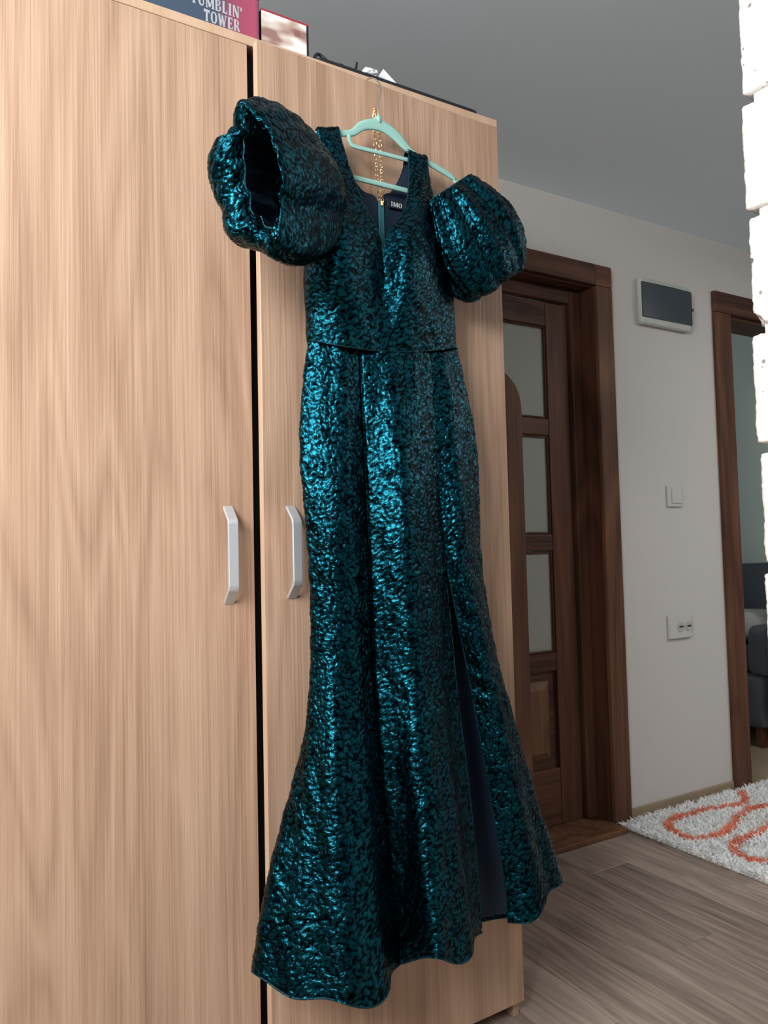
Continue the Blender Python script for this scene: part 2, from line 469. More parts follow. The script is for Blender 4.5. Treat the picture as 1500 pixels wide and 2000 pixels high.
# ---- door_1: stained pine door with three frosted panes over a raised panel
t1 = struct_root('trim_1', (1.79, YW, 0))
box('side_casing', (D1[1] - 0.004, YW - 0.022, 0), (2.262, YW + 0.0, 2.049), MAT['door_wood_light'], t1, 0.004)
box('side_casing', (1.318, YW - 0.022, 0), (D1[0] + 0.004, YW + 0.0, 2.049), MAT['door_wood_light'], t1, 0.004)
box('head_casing', (1.402, YW - 0.022, 2.050), (D1[1] - 0.004, YW, 2.132), MAT['door_wood_x'], t1, 0.004)
box('corner_block', (D1[1] - 0.003, YW - 0.022, 2.050), (2.262, YW, 2.132), MAT['door_wood_x'], t1, 0.004)
box('corner_block', (1.318, YW - 0.022, 2.050), (1.401, YW, 2.132), MAT['door_wood_x'], t1, 0.004)
box('jamb', (D1[1] - 0.006, YW + 0.001, 0.0), (D1[1] + 0.0, YW + WT, 2.05), MAT['door_wood'], t1)
box('jamb', (D1[0], YW + 0.001, 0.0), (D1[0] + 0.006, YW + WT, 2.05), MAT['door_wood'], t1)
box('head_jamb', (D1[0] + 0.006, YW + 0.001, 2.046), (D1[1] - 0.006, YW + WT, 2.054), MAT['door_wood_x'], t1)
box('door_frame', (2.118, YW + 0.062, 0.02), (D1[1] - 0.007, YW + 0.1, 2.045), MAT['door_wood'], t1, 0.006)
box('door_frame', (D1[0] + 0.007, YW + 0.062, 0.02), (1.462, YW + 0.1, 2.045), MAT['door_wood'], t1, 0.006)
box('door_frame_head', (1.463, YW + 0.062, 1.992), (2.117, YW + 0.1, 2.045), MAT['door_wood_x'], t1, 0.006)
thr = box('trim_2', (1.404, 1.985, 0.0003), (D1[1] - 0.008, YW + 0.12, 0.0195), MAT['door_wood_light'], None, 0.004); tag(thr, kind='structure')

d1 = struct_root('door_1', (1.79, YW + 0.11, 0.0))
LY0, LY1 = YW + 0.082, YW + 0.118
lx0, lx1 = 1.466, 2.114
px0, px1 = 1.575, 2.006
zs = [(1.535, 1.895), (1.095, 1.472), (0.652, 1.033)]
box('stile', (px1, LY0, 0.02), (lx1, LY1, 1.988), MAT['door_wood'], d1, 0.003)
box('stile', (lx0, LY0, 0.02), (px0, LY1, 1.988), MAT['door_wood'], d1, 0.003)
for a, b in [(1.895, 1.988), (1.472, 1.535), (1.033, 1.095), (0.585, 0.652), (0.02, 0.225)]:
    box('rail', (px0 + 0.0005, LY0 + 0.001, a), (px1 - 0.0005, LY1, b), MAT['door_wood_x'], d1, 0.003)
for a, b in zs:
    box('pane', (px0 + 0.0005, LY0 + 0.014, a + 0.0005), (px1 - 0.0005, LY0 + 0.019, b - 0.0005), MAT['glass'], d1)
    bead = bmesh.new()
    w = 0.009
    for lo, hi in [((px0 + 0.001, LY0 + 0.004, a + 0.001), (px0 + w, LY0 + 0.0135, b - 0.001)), ((px1 - w, LY0 + 0.004, a + 0.001), (px1 - 0.001, LY0 + 0.0135, b - 0.001)),
                   ((px0 + w, LY0 + 0.004, a + 0.001), (px1 - w, LY0 + 0.0135, a + w)), ((px0 + w, LY0 + 0.004, b - w), (px1 - w, LY0 + 0.0135, b - 0.001))]:
        add_box(bead, lo, hi, 0.003, 1)
    bm_obj('glazing_bead', bead, MAT['door_wood'], d1)
# raised lower panel: sunk field with a proud centre
bm = bmesh.new()
add_box(bm, (px0 + 0.0005, LY0 + 0.016, 0.226), (px1 - 0.0005, LY0 + 0.028, 0.584))
bm_obj('panel_field', bm, MAT['door_wood_x'], d1)
bm = bmesh.new()
xa, xb, za, zb = px0 + 0.035, px1 - 0.035, 0.262, 0.548
V = [(xa, LY0 + 0.0158, za), (xb, LY0 + 0.0158, za), (xb, LY0 + 0.0158, zb), (xa, LY0 + 0.0158, zb),
     (xa + 0.028, LY0 + 0.001, za + 0.028), (xb - 0.028, LY0 + 0.001, za + 0.028), (xb - 0.028, LY0 + 0.001, zb - 0.028), (xa + 0.028, LY0 + 0.001, zb - 0.028)]
mesh_obj('raised_panel', V, [(0, 1, 5, 4), (1, 2, 6, 5), (2, 3, 7, 6), (3, 0, 4, 7), (4, 5, 6, 7), (3, 2, 1, 0)], MAT['door_wood_light'], d1)
bm.free()

# ---- second doorway, its casing and reveal
t3 = struct_root('trim_3', (3.4, YW, 0))
box('side_casing', (2.894, YW - 0.022, 0), (D2[0] + 0.004, YW, 2.049), MAT['door_wood'], t3, 0.004)
box('side_casing', (D2[1] - 0.004, YW - 0.022, 0), (3.862, YW, 2.049), MAT['door_wood'], t3, 0.004)
box('head_casing', (2.894, YW - 0.022, 2.050), (3.862, YW, 2.142), MAT['door_wood_x'], t3, 0.004)
box('jamb', (D2[0] + 0.0005, YW + 0.001, 0), (D2[0] + 0.022, YW + WT, 2.035), MAT['door_wood'], t3, 0.002)
box('jamb', (D2[1] - 0.022, YW + 0.001, 0), (D2[1] - 0.0005, YW + WT, 2.035), MAT['door_wood'], t3, 0.002)
box('head_jamb', (D2[0] + 0.0005, YW + 0.001, 2.036), (D2[1] - 0.0005, YW + WT, 2.059), MAT['door_wood_x'], t3, 0.002)

# ================================================================== WARDROBE
ZB, ZT = 0.0405, 2.0405
XL, XR = -0.092, 1.134
ward = root('wardrobe', (0.52, 1.65, 0), 'tall light oak wardrobe with two doors and silver handles, filling the left', 'wardrobe')
YB = 1.975
cy = Y0 + 0.021
box('side_panel', (XR - 0.018, cy, 0), (XR, YB, ZT - 0.001), MAT['laminate'], ward, 0.0008, 1)
box('side_panel', (XL, cy, 0), (XL + 0.018, YB, ZT - 0.001), MAT['laminate'], ward, 0.0008, 1)
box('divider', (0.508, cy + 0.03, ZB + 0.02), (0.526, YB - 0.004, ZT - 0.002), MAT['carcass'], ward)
box('gap_shade_strip', (0.500, cy + 0.004, ZB + 0.02), (0.534, cy + 0.029, ZT - 0.002), MAT['carcass'], ward)  # black strip behind the door gap, standing in for its shadow
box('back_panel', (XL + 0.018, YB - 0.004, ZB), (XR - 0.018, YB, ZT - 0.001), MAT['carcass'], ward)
box('top_board', (XL, Y0 + 0.0005, ZT), (XR, YB, ZT + 0.019), MAT['laminate_edge'], ward, 0.0012, 1)
box('bottom_board', (XL + 0.0185, cy, ZB), (XR - 0.0185, YB - 0.005, ZB + 0.018), MAT['laminate'], ward)
box('plinth', (XL + 0.0185, Y0 + 0.06, 0.0005), (XR - 0.0185, Y0 + 0.078, ZB - 0.0005), MAT['laminate'], ward)

def handle_mesh(x, yf, z0, z1, w=0.0195):
    """Bent flat bar: two feet on the door, sloping arms, straight grip."""
    out = 0.030; th = 0.0055
    prof = [(0.0, z0), (-0.010, z0 - 0.003), (-0.022, z0 - 0.012), (-out, z0 - 0.030), (-out, z1 + 0.030), (-0.022, z1 + 0.012), (-0.010, z1 + 0.003), (0.0, z1)]
    prof = [(0.0, z0), (-out * 0.9, z0 - 0.026), (-out, z0 - 0.034), (-out, z1 + 0.034), (-out * 0.9, z1 + 0.026), (0.0, z1)]
    path = [(x, yf + a, b) for a, b in prof]
    P = np.array(path)
    # outward side offset
    verts = []; n = len(P)
    for i in range(n):
        t = P[min(i + 1, n - 1)] - P[max(i - 1, 0)]; t /= np.linalg.norm(t)
        q = np.array([0, -t[2], t[1]]); 
        if i in (0, n - 1): q = np.array([0, 0, 1.0 if i == n - 1 else -1.0]) * -1 * (-1)
        if i == 0: inner = P[i] + np.array([0, 0, -th * 1.3]); outer = P[i]
        elif i == n - 1: inner = P[i] + np.array([0, 0, th * 1.3]); outer = P[i]
        else:
            outer = P[i]; inner = P[i] + np.array([0, th, 0]) + np.array([0, 0, -1.0 if i < n / 2 else 1.0]) * th * 0.35
        for xx in (-w / 2, w / 2):
            verts.append(outer + np.array([xx, 0, 0])); verts.append(inner + np.array([xx, 0, 0]))
    faces = []
    for i in range(n - 1):
        a = i * 4; b = a + 4
        faces += [(a, b, b + 2, a + 2), (a + 1, a + 3, b + 3, b + 1), (a, a + 1, b + 1, b), (a + 2, b + 2, b + 3, a + 3)]
    faces += [(0, 2, 3, 1), (4 * n - 4, 4 * n - 3, 4 * n - 1, 4 * n - 2)]
    return verts, faces

def handle(x, yf, parent):
    v, f = handle_mesh(x, yf, 1.140, 0.957)
    o = mesh_obj('handle', v, f, MAT['alu'], parent)
    bm = bmesh.new(); bm.from_mesh(o.data); bmesh.ops.recalc_face_normals(bm, faces=bm.faces)
    bmesh.ops.bevel(bm, geom=bm.edges[:], offset=0.0012, segments=2, affect='EDGES')
    bm.to_mesh(o.data); bm.free()
    return o

# left door, shut
dl = box('door', (XL + 0.001, Y0, ZB), (0.5135, Y0 + 0.018, ZT - 0.0015), MAT['laminate'], ward, 0.0008, 1)
handle(0.463, Y0, dl)
# right door, hinged on the right and standing ajar by about two degrees
ANG = math.asin(0.025 / 0.611)
def ajar(P):
    P = np.array(P, float); h = np.array([XR - 0.001, Y0, 0])
    d = P - h; c, s = math.cos(ANG), math.sin(ANG)
    return np.stack([d[:, 0] * c - d[:, 1] * s, d[:, 0] * s + d[:, 1] * c, d[:, 2]], 1) + h
bm = bmesh.new(); add_box(bm, (0.523, Y0, ZB), (XR - 0.001, Y0 + 0.018, ZT - 0.0015), 0.0008, 1)
for v in bm.verts: v.co = Vector(ajar([v.co])[0])
dr = bm_obj('door', bm, MAT['laminate'], ward)
dr.data.materials.append(MAT['laminate_edge'])
for p in dr.data.polygons:
    if p.normal.x < -0.8: p.material_index = 1
hv, hf = handle_mesh(0.578, Y0, 1.140, 0.962)
hr = mesh_obj('handle', ajar(hv), hf, MAT['alu'], dr)
bm = bmesh.new(); bm.from_mesh(hr.data); bmesh.ops.recalc_face_normals(bm, faces=bm.faces)
bmesh.ops.bevel(bm, geom=bm.edges[:], offset=0.0012, segments=2, affect='EDGES'); bm.to_mesh(hr.data); bm.free()
hr['label'] = 'silver handle beside the teal dress'

# ---- wooden board with a rounded top corner, standing behind the wardrobe
pts = [(1.24, 0.001), (1.700, 0.001)]
for k in range(11):
    a = math.pi / 2 * k / 10
    pts.append((1.57 + 0.13 * math.cos(a), 1.52 + 0.13 * math.sin(a)))
pts.append((1.24, 1.65))
n = len(pts); V = [(x, 1.952, z) for x, z in pts] + [(x, 1.977, z) for x, z in pts]
F = [tuple(range(n)), tuple(range(2 * n - 1, n - 1, -1))] + [(i, i + n, (i + 1) % n + n, (i + 1) % n) for i in range(n)]
brd = mesh_obj('wooden_board', V, F, MAT['door_wood_light'])
tag(brd, 'brown wooden board with rounded top corner standing between wardrobe and glazed door', 'board')

# ================================================================== ON TOP OF THE WARDROBE
TOP = ZT + 0.019
GLY = {
 'T': (0.62, [(0.0, 0.9, 0.62, 0.9, .2), (0.31, 0, 0.31, 1, .2), (0.04, 0.72, 0.04, 0.95, .09), (0.58, 0.72, 0.58, 0.95, .09), (0.16, 0.04, 0.46, 0.04, .08)]),
 'U': (0.68, [(0.14, 0.22, 0.14, 1, .2), (0.56, 0.22, 0.56, 1, .1), (0.14, 0.25, 0.26, 0.06, .16), (0.25, 0.06, 0.46, 0.06, .13), (0.45, 0.06, 0.56, 0.25, .11), (0.0, 0.96, 0.28, 0.96, .08), (0.44, 0.96, 0.68, 0.96, .08)]),
 'M': (0.86, [(0.1, 0, 0.1, 1, .1), (0.74, 0, 0.74, 1, .2), (0.12, 1, 0.42, 0.1, .17), (0.42, 0.1, 0.70, 1, .1), (0.0, 0.04, 0.22, 0.04, .08), (0.6, 0.04, 0.86, 0.04, .08)]),
 'B': (0.62, [(0.14, 0, 0.14, 1, .2), (0.05, 0.95, 0.42, 0.95, .1), (0.05, 0.05, 0.46, 0.05, .1), (0.14, 0.53, 0.44, 0.53, .09), (0.46, 0.6, 0.46, 0.92, .15), (0.52, 0.1, 0.52, 0.47, .16)]),
 'L': (0.56, [(0.16, 0, 0.16, 1, .2), (0.03, 0.96, 0.3, 0.96, .08), (0.03, 0.05, 0.54, 0.05, .1), (0.51, 0.03, 0.51, 0.28, .08)]),
 'I': (0.34, [(0.17, 0, 0.17, 1, .2), (0.03, 0.96, 0.31, 0.96, .08), (0.03, 0.04, 0.31, 0.04, .08)]),
 'N': (0.72, [(0.1, 0, 0.1, 1, .1), (0.6, 0, 0.6, 1, .1), (0.12, 1, 0.58, 0.02, .19), (0.0, 0.04, 0.22, 0.04, .08), (0.48, 0.96, 0.72, 0.96, .08)]),
 "'": (0.2, [(0.1, 0.68, 0.1, 1, .15)]),
 'O': (0.72, [(0.12, 0.25, 0.12, 0.75, .19), (0.6, 0.25, 0.6, 0.75, .19), (0.13, 0.76, 0.25, 0.94, .15), (0.24, 0.94, 0.48, 0.94, .1), (0.47, 0.94, 0.59, 0.76, .15), (0.13, 0.24, 0.25, 0.06, .15), (0.24, 0.06, 0.48, 0.06, .1), (0.47, 0.06, 0.59, 0.24, .15)]),
 'W': (0.94, [(0.1, 1, 0.28, 0, .18), (0.28, 0, 0.46, 0.9, .1), (0.44, 0.95, 0.64, 0, .18), (0.64, 0, 0.84, 1, .1), (0.0, 0.96, 0.24, 0.96, .08), (0.72, 0.96, 0.94, 0.96, .08)]),
 'E': (0.58, [(0.15, 0, 0.15, 1, .2), (0.03, 0.95, 0.52, 0.95, .1), (0.03, 0.05, 0.54, 0.05, .1), (0.15, 0.5, 0.4, 0.5, .09), (0.5, 0.76, 0.5, 0.98, .08), (0.53, 0.02, 0.53, 0.26, .08), (0.4, 0.4, 0.4, 0.6, .07)]),
 'R': (0.68, [(0.14, 0, 0.14, 1, .2), (0.05, 0.95, 0.42, 0.95, .1), (0.14, 0.5, 0.42, 0.5, .09), (0.48, 0.57, 0.48, 0.9, .16), (0.34, 0.5, 0.6, 0.02, .18), (0.02, 0.04, 0.28, 0.04, .08)]),
}
def lettering(name, text, x0, z0, h, width, y, mat, parent, depth=0.0006):
    """Serif capitals as thin raised print on a face looking towards -Y, fitted to the given width."""
    tot = sum(GLY[c][0] + 0.1 for c in text) - 0.1
    sx = width / tot; cx = x0; V = []; F = []; lay = 0
    for c in text:
        w, strokes = GLY[c]
        for (ax, az, bx, bz, t) in strokes:
            a = np.array([ax * sx, az * h]); b = np.array([bx * sx, bz * h]); d = b - a; ln = np.linalg.norm(d)
            if ln < 1e-9: continue
            nrm = np.array([-d[1], d[0]]) / ln * (t * min(sx, h) if abs(d[1]) > abs(d[0]) else t * h) / 2
            q = [a - nrm, b - nrm, b + nrm, a + nrm]; i = len(V)
            dd = depth + 0.00002 * (lay % 9); lay += 1
            V += [(cx + p[0], y - dd, z0 + p[1]) for p in q] + [(cx + p[0], y + 0.0004, z0 + p[1]) for p in q]
            F += [(i, i + 1, i + 2, i + 3), (i + 4, i + 7, i + 6, i + 5), (i, i + 4, i + 5, i + 1), (i + 1, i + 5, i + 6, i + 2), (i + 2, i + 6, i + 7, i + 3), (i + 3, i + 7, i + 4, i)]
        cx += (w + 0.1) * sx
    return mesh_obj(name, V, F, mat, parent)

def gamebox_mat():
    m, nt, b = new_mat('game_box_print')
    tc = N(nt, 'ShaderNodeTexCoord'); sp = N(nt, 'ShaderNodeSeparateXYZ'); L(nt, tc, 'Object', sp, 0)
    r = ramp(nt, [(0.0, (0.045, 0.08, 0.12)), (0.70, (0.05, 0.075, 0.12)), (0.83, (0.30, 0.06, 0.11)), (0.97, (0.40, 0.07, 0.13)), (1.0, (0.14, 0.04, 0.08))])
    mr = N(nt, 'ShaderNodeMapRange'); mr.inputs['From Min'].default_value = -0.15; mr.inputs['From Max'].default_value = 0.15
    L(nt, sp, 'X', mr, 0); L(nt, mr, 0, r, 0); L(nt, r, 0, b, 'Base Color'); b.inputs['Roughness'].default_value = 0.35
    return m
gb = root('game_box', (0.397, 1.44, TOP), 'dark blue and red boxed game lying on top of the wardrobe', 'box')
gy = 1.372
g = box('box_body', (0.247, gy, TOP + 0.0004), (0.547, gy + 0.16, TOP + 0.125), gamebox_mat(), gb, 0.0015, 1)
MAT['print_grey'] = plain('print_grey', (0.42, 0.44, 0.46), 0.5)
lettering('lettering', "TUMBLIN'", 0.409, TOP + 0.040, 0.024, 0.102, gy, MAT['print_grey'], gb)
lettering('lettering', 'TOWER', 0.434, TOP + 0.0125, 0.0235, 0.072, gy, MAT['print_grey'], gb)
box('lid_seam', (0.2468, gy - 0.0004, TOP + 0.092), (0.5472, gy + 0.0002, TOP + 0.0926), MAT['black'], gb)

pb = root('picture_box', (0.607, 1.40, TOP), 'small white carton with pale picture print and red edge beside the game box', 'box')
def picture_mat():
    m, nt, b = new_mat('picture_print')
    tc = N(nt, 'ShaderNodeTexCoord')
    mp = N(nt, 'ShaderNodeMapping'); mp.inputs['Scale'].default_value = (16, 16, 34); mp.inputs['Rotation'].default_value = (0, 0.5, 0)
    L(nt, tc, 'Object', mp, 0)
    n = N(nt, 'ShaderNodeTexNoise', i_Scale=1.0, i_Detail=1.5); L(nt, mp, 0, n, 'Vector')
    r = ramp(nt, [(0.36, (0.30, 0.17, 0.15)), (0.46, (0.58, 0.45, 0.38)), (0.56, (0.78, 0.74, 0.71)), (0.7, (0.82, 0.80, 0.80))])
    L(nt, n, 0, r, 0); L(nt, r, 0, b, 'Base Color'); b.inputs['Roughness'].default_value = 0.45
    return m
py = 1.374
box('carton', (0.5515, py, TOP + 0.0004), (0.6560, py + 0.05, TOP + 0.080), MAT['black'], pb, 0.001, 1)
box('front_print', (0.5517, py - 0.0014, TOP + 0.0008), (0.6500, py - 0.0001, TOP + 0.0755), picture_mat(), pb)
MAT['red_print'] = plain('red_print', (0.34, 0.03, 0.04), 0.45)
box('red_edge', (0.5517, py - 0.0014, TOP + 0.0757), (0.6558, py - 0.0001, TOP + 0.0798), MAT['red_print'], pb)
box('stamp', (0.6225, py - 0.002, TOP + 0.046), (0.6345, py - 0.0013, TOP + 0.059), plain('stamp_print', (0.28, 0.12, 0.11), 0.5), pb)

# flat black panel along the front edge
bm = bmesh.new()
x0p, x1p, ya, yb, rr = 0.668, 1.085, Y0 + 0.006, Y0 + 0.28, 0.012
outl = []
for cxx, cyy, a0 in [(x1p - rr, ya + rr, -90), (x1p - rr, yb - rr, 0), (x0p + rr, yb - rr, 90), (x0p + rr, ya + rr, 180)]:
    for k in range(7):
        a = math.radians(a0 + 15 * k); outl.append((cxx + rr * math.cos(a), cyy + rr * math.sin(a)))
lo = [bm.verts.new((x, y, TOP + 0.0005)) for x, y in outl]
fc = bm.faces.new(lo[::-1])
ex = bmesh.ops.extrude_face_region(bm, geom=[fc]); tv = [v for v in ex['geom'] if isinstance(v, bmesh.types.BMVert)]
bmesh.ops.translate(bm, verts=tv, vec=(0, 0, 0.013)); bmesh.ops.recalc_face_normals(bm, faces=bm.faces)
te = [e for e in bm.edges if all(v in tv for v in e.verts)]
bmesh.ops.bevel(bm, geom=te, offset=0.004, segments=3, affect='EDGES')
bp_ = bm_obj('black_panel', bm, MAT['black']); tag(bp_, 'long flat black panel with rounded corners along the top front edge', 'panel')
PZ = TOP + 0.0136
# black cable coil and upright plug
path = [(0.672 + 0.045 * t + 0.0, 1.385 + 0.02 * math.sin(3 * t), PZ + 0.0045 + 0.030 * math.sin(math.pi * min(1, t / 1.0))) for t in np.linspace(0, 1, 14)]
path += [(0.717 + 0.035 * t, 1.385 + 0.003 * math.sin(9 * t), PZ + 0.0045 + 0.006 * math.sin(math.pi * t)) for t in np.linspace(0.1, 1, 10)]
cb = root('cable', (0.70, 1.385, PZ), 'black cable looping over the black panel next to the white carton', 'cable')
v, f = sweep(path, 0.007, 0.007, (0, 1, 0.01), 8, 2.0); mesh_obj('cord', v, f, MAT['black'], cb, True)
v, f = sweep([(0.752, 1.388, PZ + 0.001), (0.757, 1.388, PZ + 0.010), (0.770, 1.388, PZ + 0.014), (0.7745, 1.388, PZ + 0.020), (0.7765, 1.388, PZ + 0.033)], [0.006, 0.007, 0.006, 0.006, 0.005], [0.006, 0.007, 0.006, 0.005, 0.004], (0, 1, 0), 8, 2.5)
mesh_obj('plug', v, f, MAT['black'], cb, True)
# folded white paper and a crumpled scrap
V = [(0.818, 1.386, PZ + 0.0005), (0.876, 1.374, PZ + 0.0005), (0.842, 1.386, PZ + 0.038), (0.860, 1.430, PZ + 0.0008)]
V2 = [(x + 0.0006, y + 0.0012, z) for x, y, z in V]
pp = mesh_obj('folded_paper', V + V2, [(0, 1, 2), (1, 3, 2), (6, 5, 4), (6, 7, 5), (0, 4, 5, 1), (1, 5, 7, 3), (0, 2, 6, 4), (2, 3, 7, 6)], MAT['paper'])
tag(pp, 'folded white paper standing up in a triangle on the black panel', 'paper')
bm = bmesh.new(); bmesh.ops.create_icosphere(bm, subdivisions=3, radius=1.0)
rr2 = random.Random(3)
for v in bm.verts:
    k = 0.75 + 0.5 * rr2.random(); v.co = Vector((v.co.x * 0.017 * k, v.co.y * 0.014 * k, v.co.z * 0.0085 * k))
zmin = min(v.co.z for v in bm.verts)
bmesh.ops.translate(bm, verts=bm.verts, vec=(0.802, 1.378, PZ - zmin + 0.0003))
cr = bm_obj('crumpled_paper', bm, MAT['paper']); tag(cr, 'small crumpled scrap of white paper left of the folded triangle', 'paper')

# ================================================================== HANGER, HOOK, CHAIN
HY = 1.295
hg = root('clothes_hanger', (0.78, HY, 1.85), 'mint green velvet hanger with thin metal hook holding the teal dress', 'hanger')
# shoulder: left arm, arch, right arm
sp = catmull([(0.600, HY, 1.846), (0.625, HY, 1.859), (0.690, HY, 1.879), (0.712, HY, 1.887), (0.735, HY, 1.907), (0.765, HY, 1.9175), (0.790, HY, 1.916), (0.815, HY, 1.905), (0.838, HY, 1.888), (0.862, HY, 1.877), (0.935, HY, 1.858), (0.962, HY, 1.847)], 70)
hh = np.interp(np.linspace(0, 1, 70), [0, .06, .24, .34, .45, .58, .66, .76, .94, 1], [.008, .012, .013, .018, .024, .024, .022, .014, .012, .008])
v, f = sweep(sp, 0.0062, hh, (0, 1, 0), 12, 3.0); mesh_obj('shoulder', v, f, MAT['mint'], hg, True)
v, f = sweep(catmull([(0.602, HY, 1.848), (0.594, HY, 1.835), (0.597, HY, 1.812), (0.615, HY, 1.797), (0.66, HY, 1.794), (0.78, HY, 1.795), (0.90, HY, 1.796), (0.947, HY, 1.798), (0.966, HY, 1.812), (0.969, HY, 1.834), (0.960, HY, 1.848)], 60), 0.006, 0.0105, (0, 1, 0), 12, 3.0)
mesh_obj('trouser_bar', v, f, MAT['mint'], hg, True)
v, f = sweep(catmull([(0.702, HY - 0.001, 1.880), (0.702, HY - 0.001, 1.870), (0.706, HY - 0.001, 1.862), (0.716, HY - 0.001, 1.858), (0.78, HY - 0.001, 1.860), (0.845, HY - 0.001, 1.8615), (0.862, HY - 0.001, 1.864), (0.870, HY - 0.001, 1.872)], 40), 0.0055, 0.0085, (0, 1, 0), 12, 3.0)
mesh_obj('strap_bar', v, f, MAT['mint'], hg, True)
hk = catmull([(0.772, HY, 1.925), (0.772, HY, 1.945), (0.773, 1.298, 1.962), (0.780, 1.302, 1.985), (0.787, 1.307, 2.005), (0.787, 1.316, 2.025), (0.782, 1.330, 2.040), (0.778, 1.345, 2.0455), (0.775, 1.3605, 2.042), (0.774, 1.366, 2.030)], 50)
v, f = sweep(hk, 0.0032, 0.0032, (1, 0.2, 0.1), 8, 2.0); mesh_obj('hook', v, f, MAT['steel'], hg, True)
v, f = sweep([(0.772, HY, 1.922), (0.772, HY, 1.936)], 0.011, 0.011, (0, 1, 0), 10, 2.2); mesh_obj('hook_collar', v, f, MAT['mint'], hg, True)

# gold double chain hanging behind the hanger
ch = root('gold_chain', (0.785, 1.318, 1.775), 'thin gold double chain hanging from the hook behind the hanger bars', 'chain')
bm = bmesh.new()
R1, R2, ln = 0.0029, 0.0009, 0.0014
ring = []
nseg = 14
for i in range(nseg):
    a = 2 * math.pi * i / nseg
    c = Vector((R1 * math.cos(a), 0, R1 * math.sin(a) + (ln if math.sin(a) > 0 else -ln)))
    t = Vector((math.cos(a), 0, math.sin(a)))
    ring.append([bm.verts.new(c + t * R2 * math.cos(b) + Vector((0, 1, 0)) * R2 * math.sin(b)) for b in [k * 2 * math.pi / 6 for k in range(6)]])
for i in range(nseg):
    for k in range(6):
        bm.faces.new((ring[i][k], ring[(i + 1) % nseg][k], ring[(i + 1) % nseg][(k + 1) % 6], ring[i][(k + 1) % 6]))
lm = bpy.data.meshes.new('link'); bmesh.ops.recalc_face_normals(bm, faces=bm.faces); bm.to_mesh(lm); bm.free(); lm.materials.append(MAT['gold'])
lm.polygons.foreach_set('use_smooth', [True] * len(lm.polygons))
rl = random.Random(5)
def strand(pts, n):
    P = catmull(pts, n)
    for i in range(n):
        o = bpy.data.objects.new('link', lm)
        t = Vector(P[min(i + 1, n - 1)] - P[max(i - 1, 0)]).normalized()
        q = t.to_track_quat('Z', 'Y').to_matrix().to_4x4()
        q = q @ Matrix.Rotation(math.radians(40 if i % 2 else -40) + rl.uniform(-0.12, 0.12), 4, 'Z')
        q.translation = Vector(P[i]) - Vector(ch.location)
        link(o, ch); o.matrix_local = q
strand([(0.7665, 1.300, 1.948), (0.7665, 1.304, 1.935), (0.772, 1.313, 1.915), (0.7765, 1.316, 1.87), (0.7775, 1.316, 1.82), (0.7800, 1.314, 1.772)], 24)
strand([(0.7665, 1.300, 1.950), (0.778, 1.304, 1.938), (0.784, 1.313, 1.915), (0.7885, 1.316, 1.87), (0.7890, 1.316, 1.82), (0.7885, 1.314, 1.772)], 24)

# ================================================================== THE DRESS
dress = root('evening_dress', (0.78, 1.26, 0.30), 'long metallic teal brocade mermaid dress with puff sleeves and side slit', 'dress')
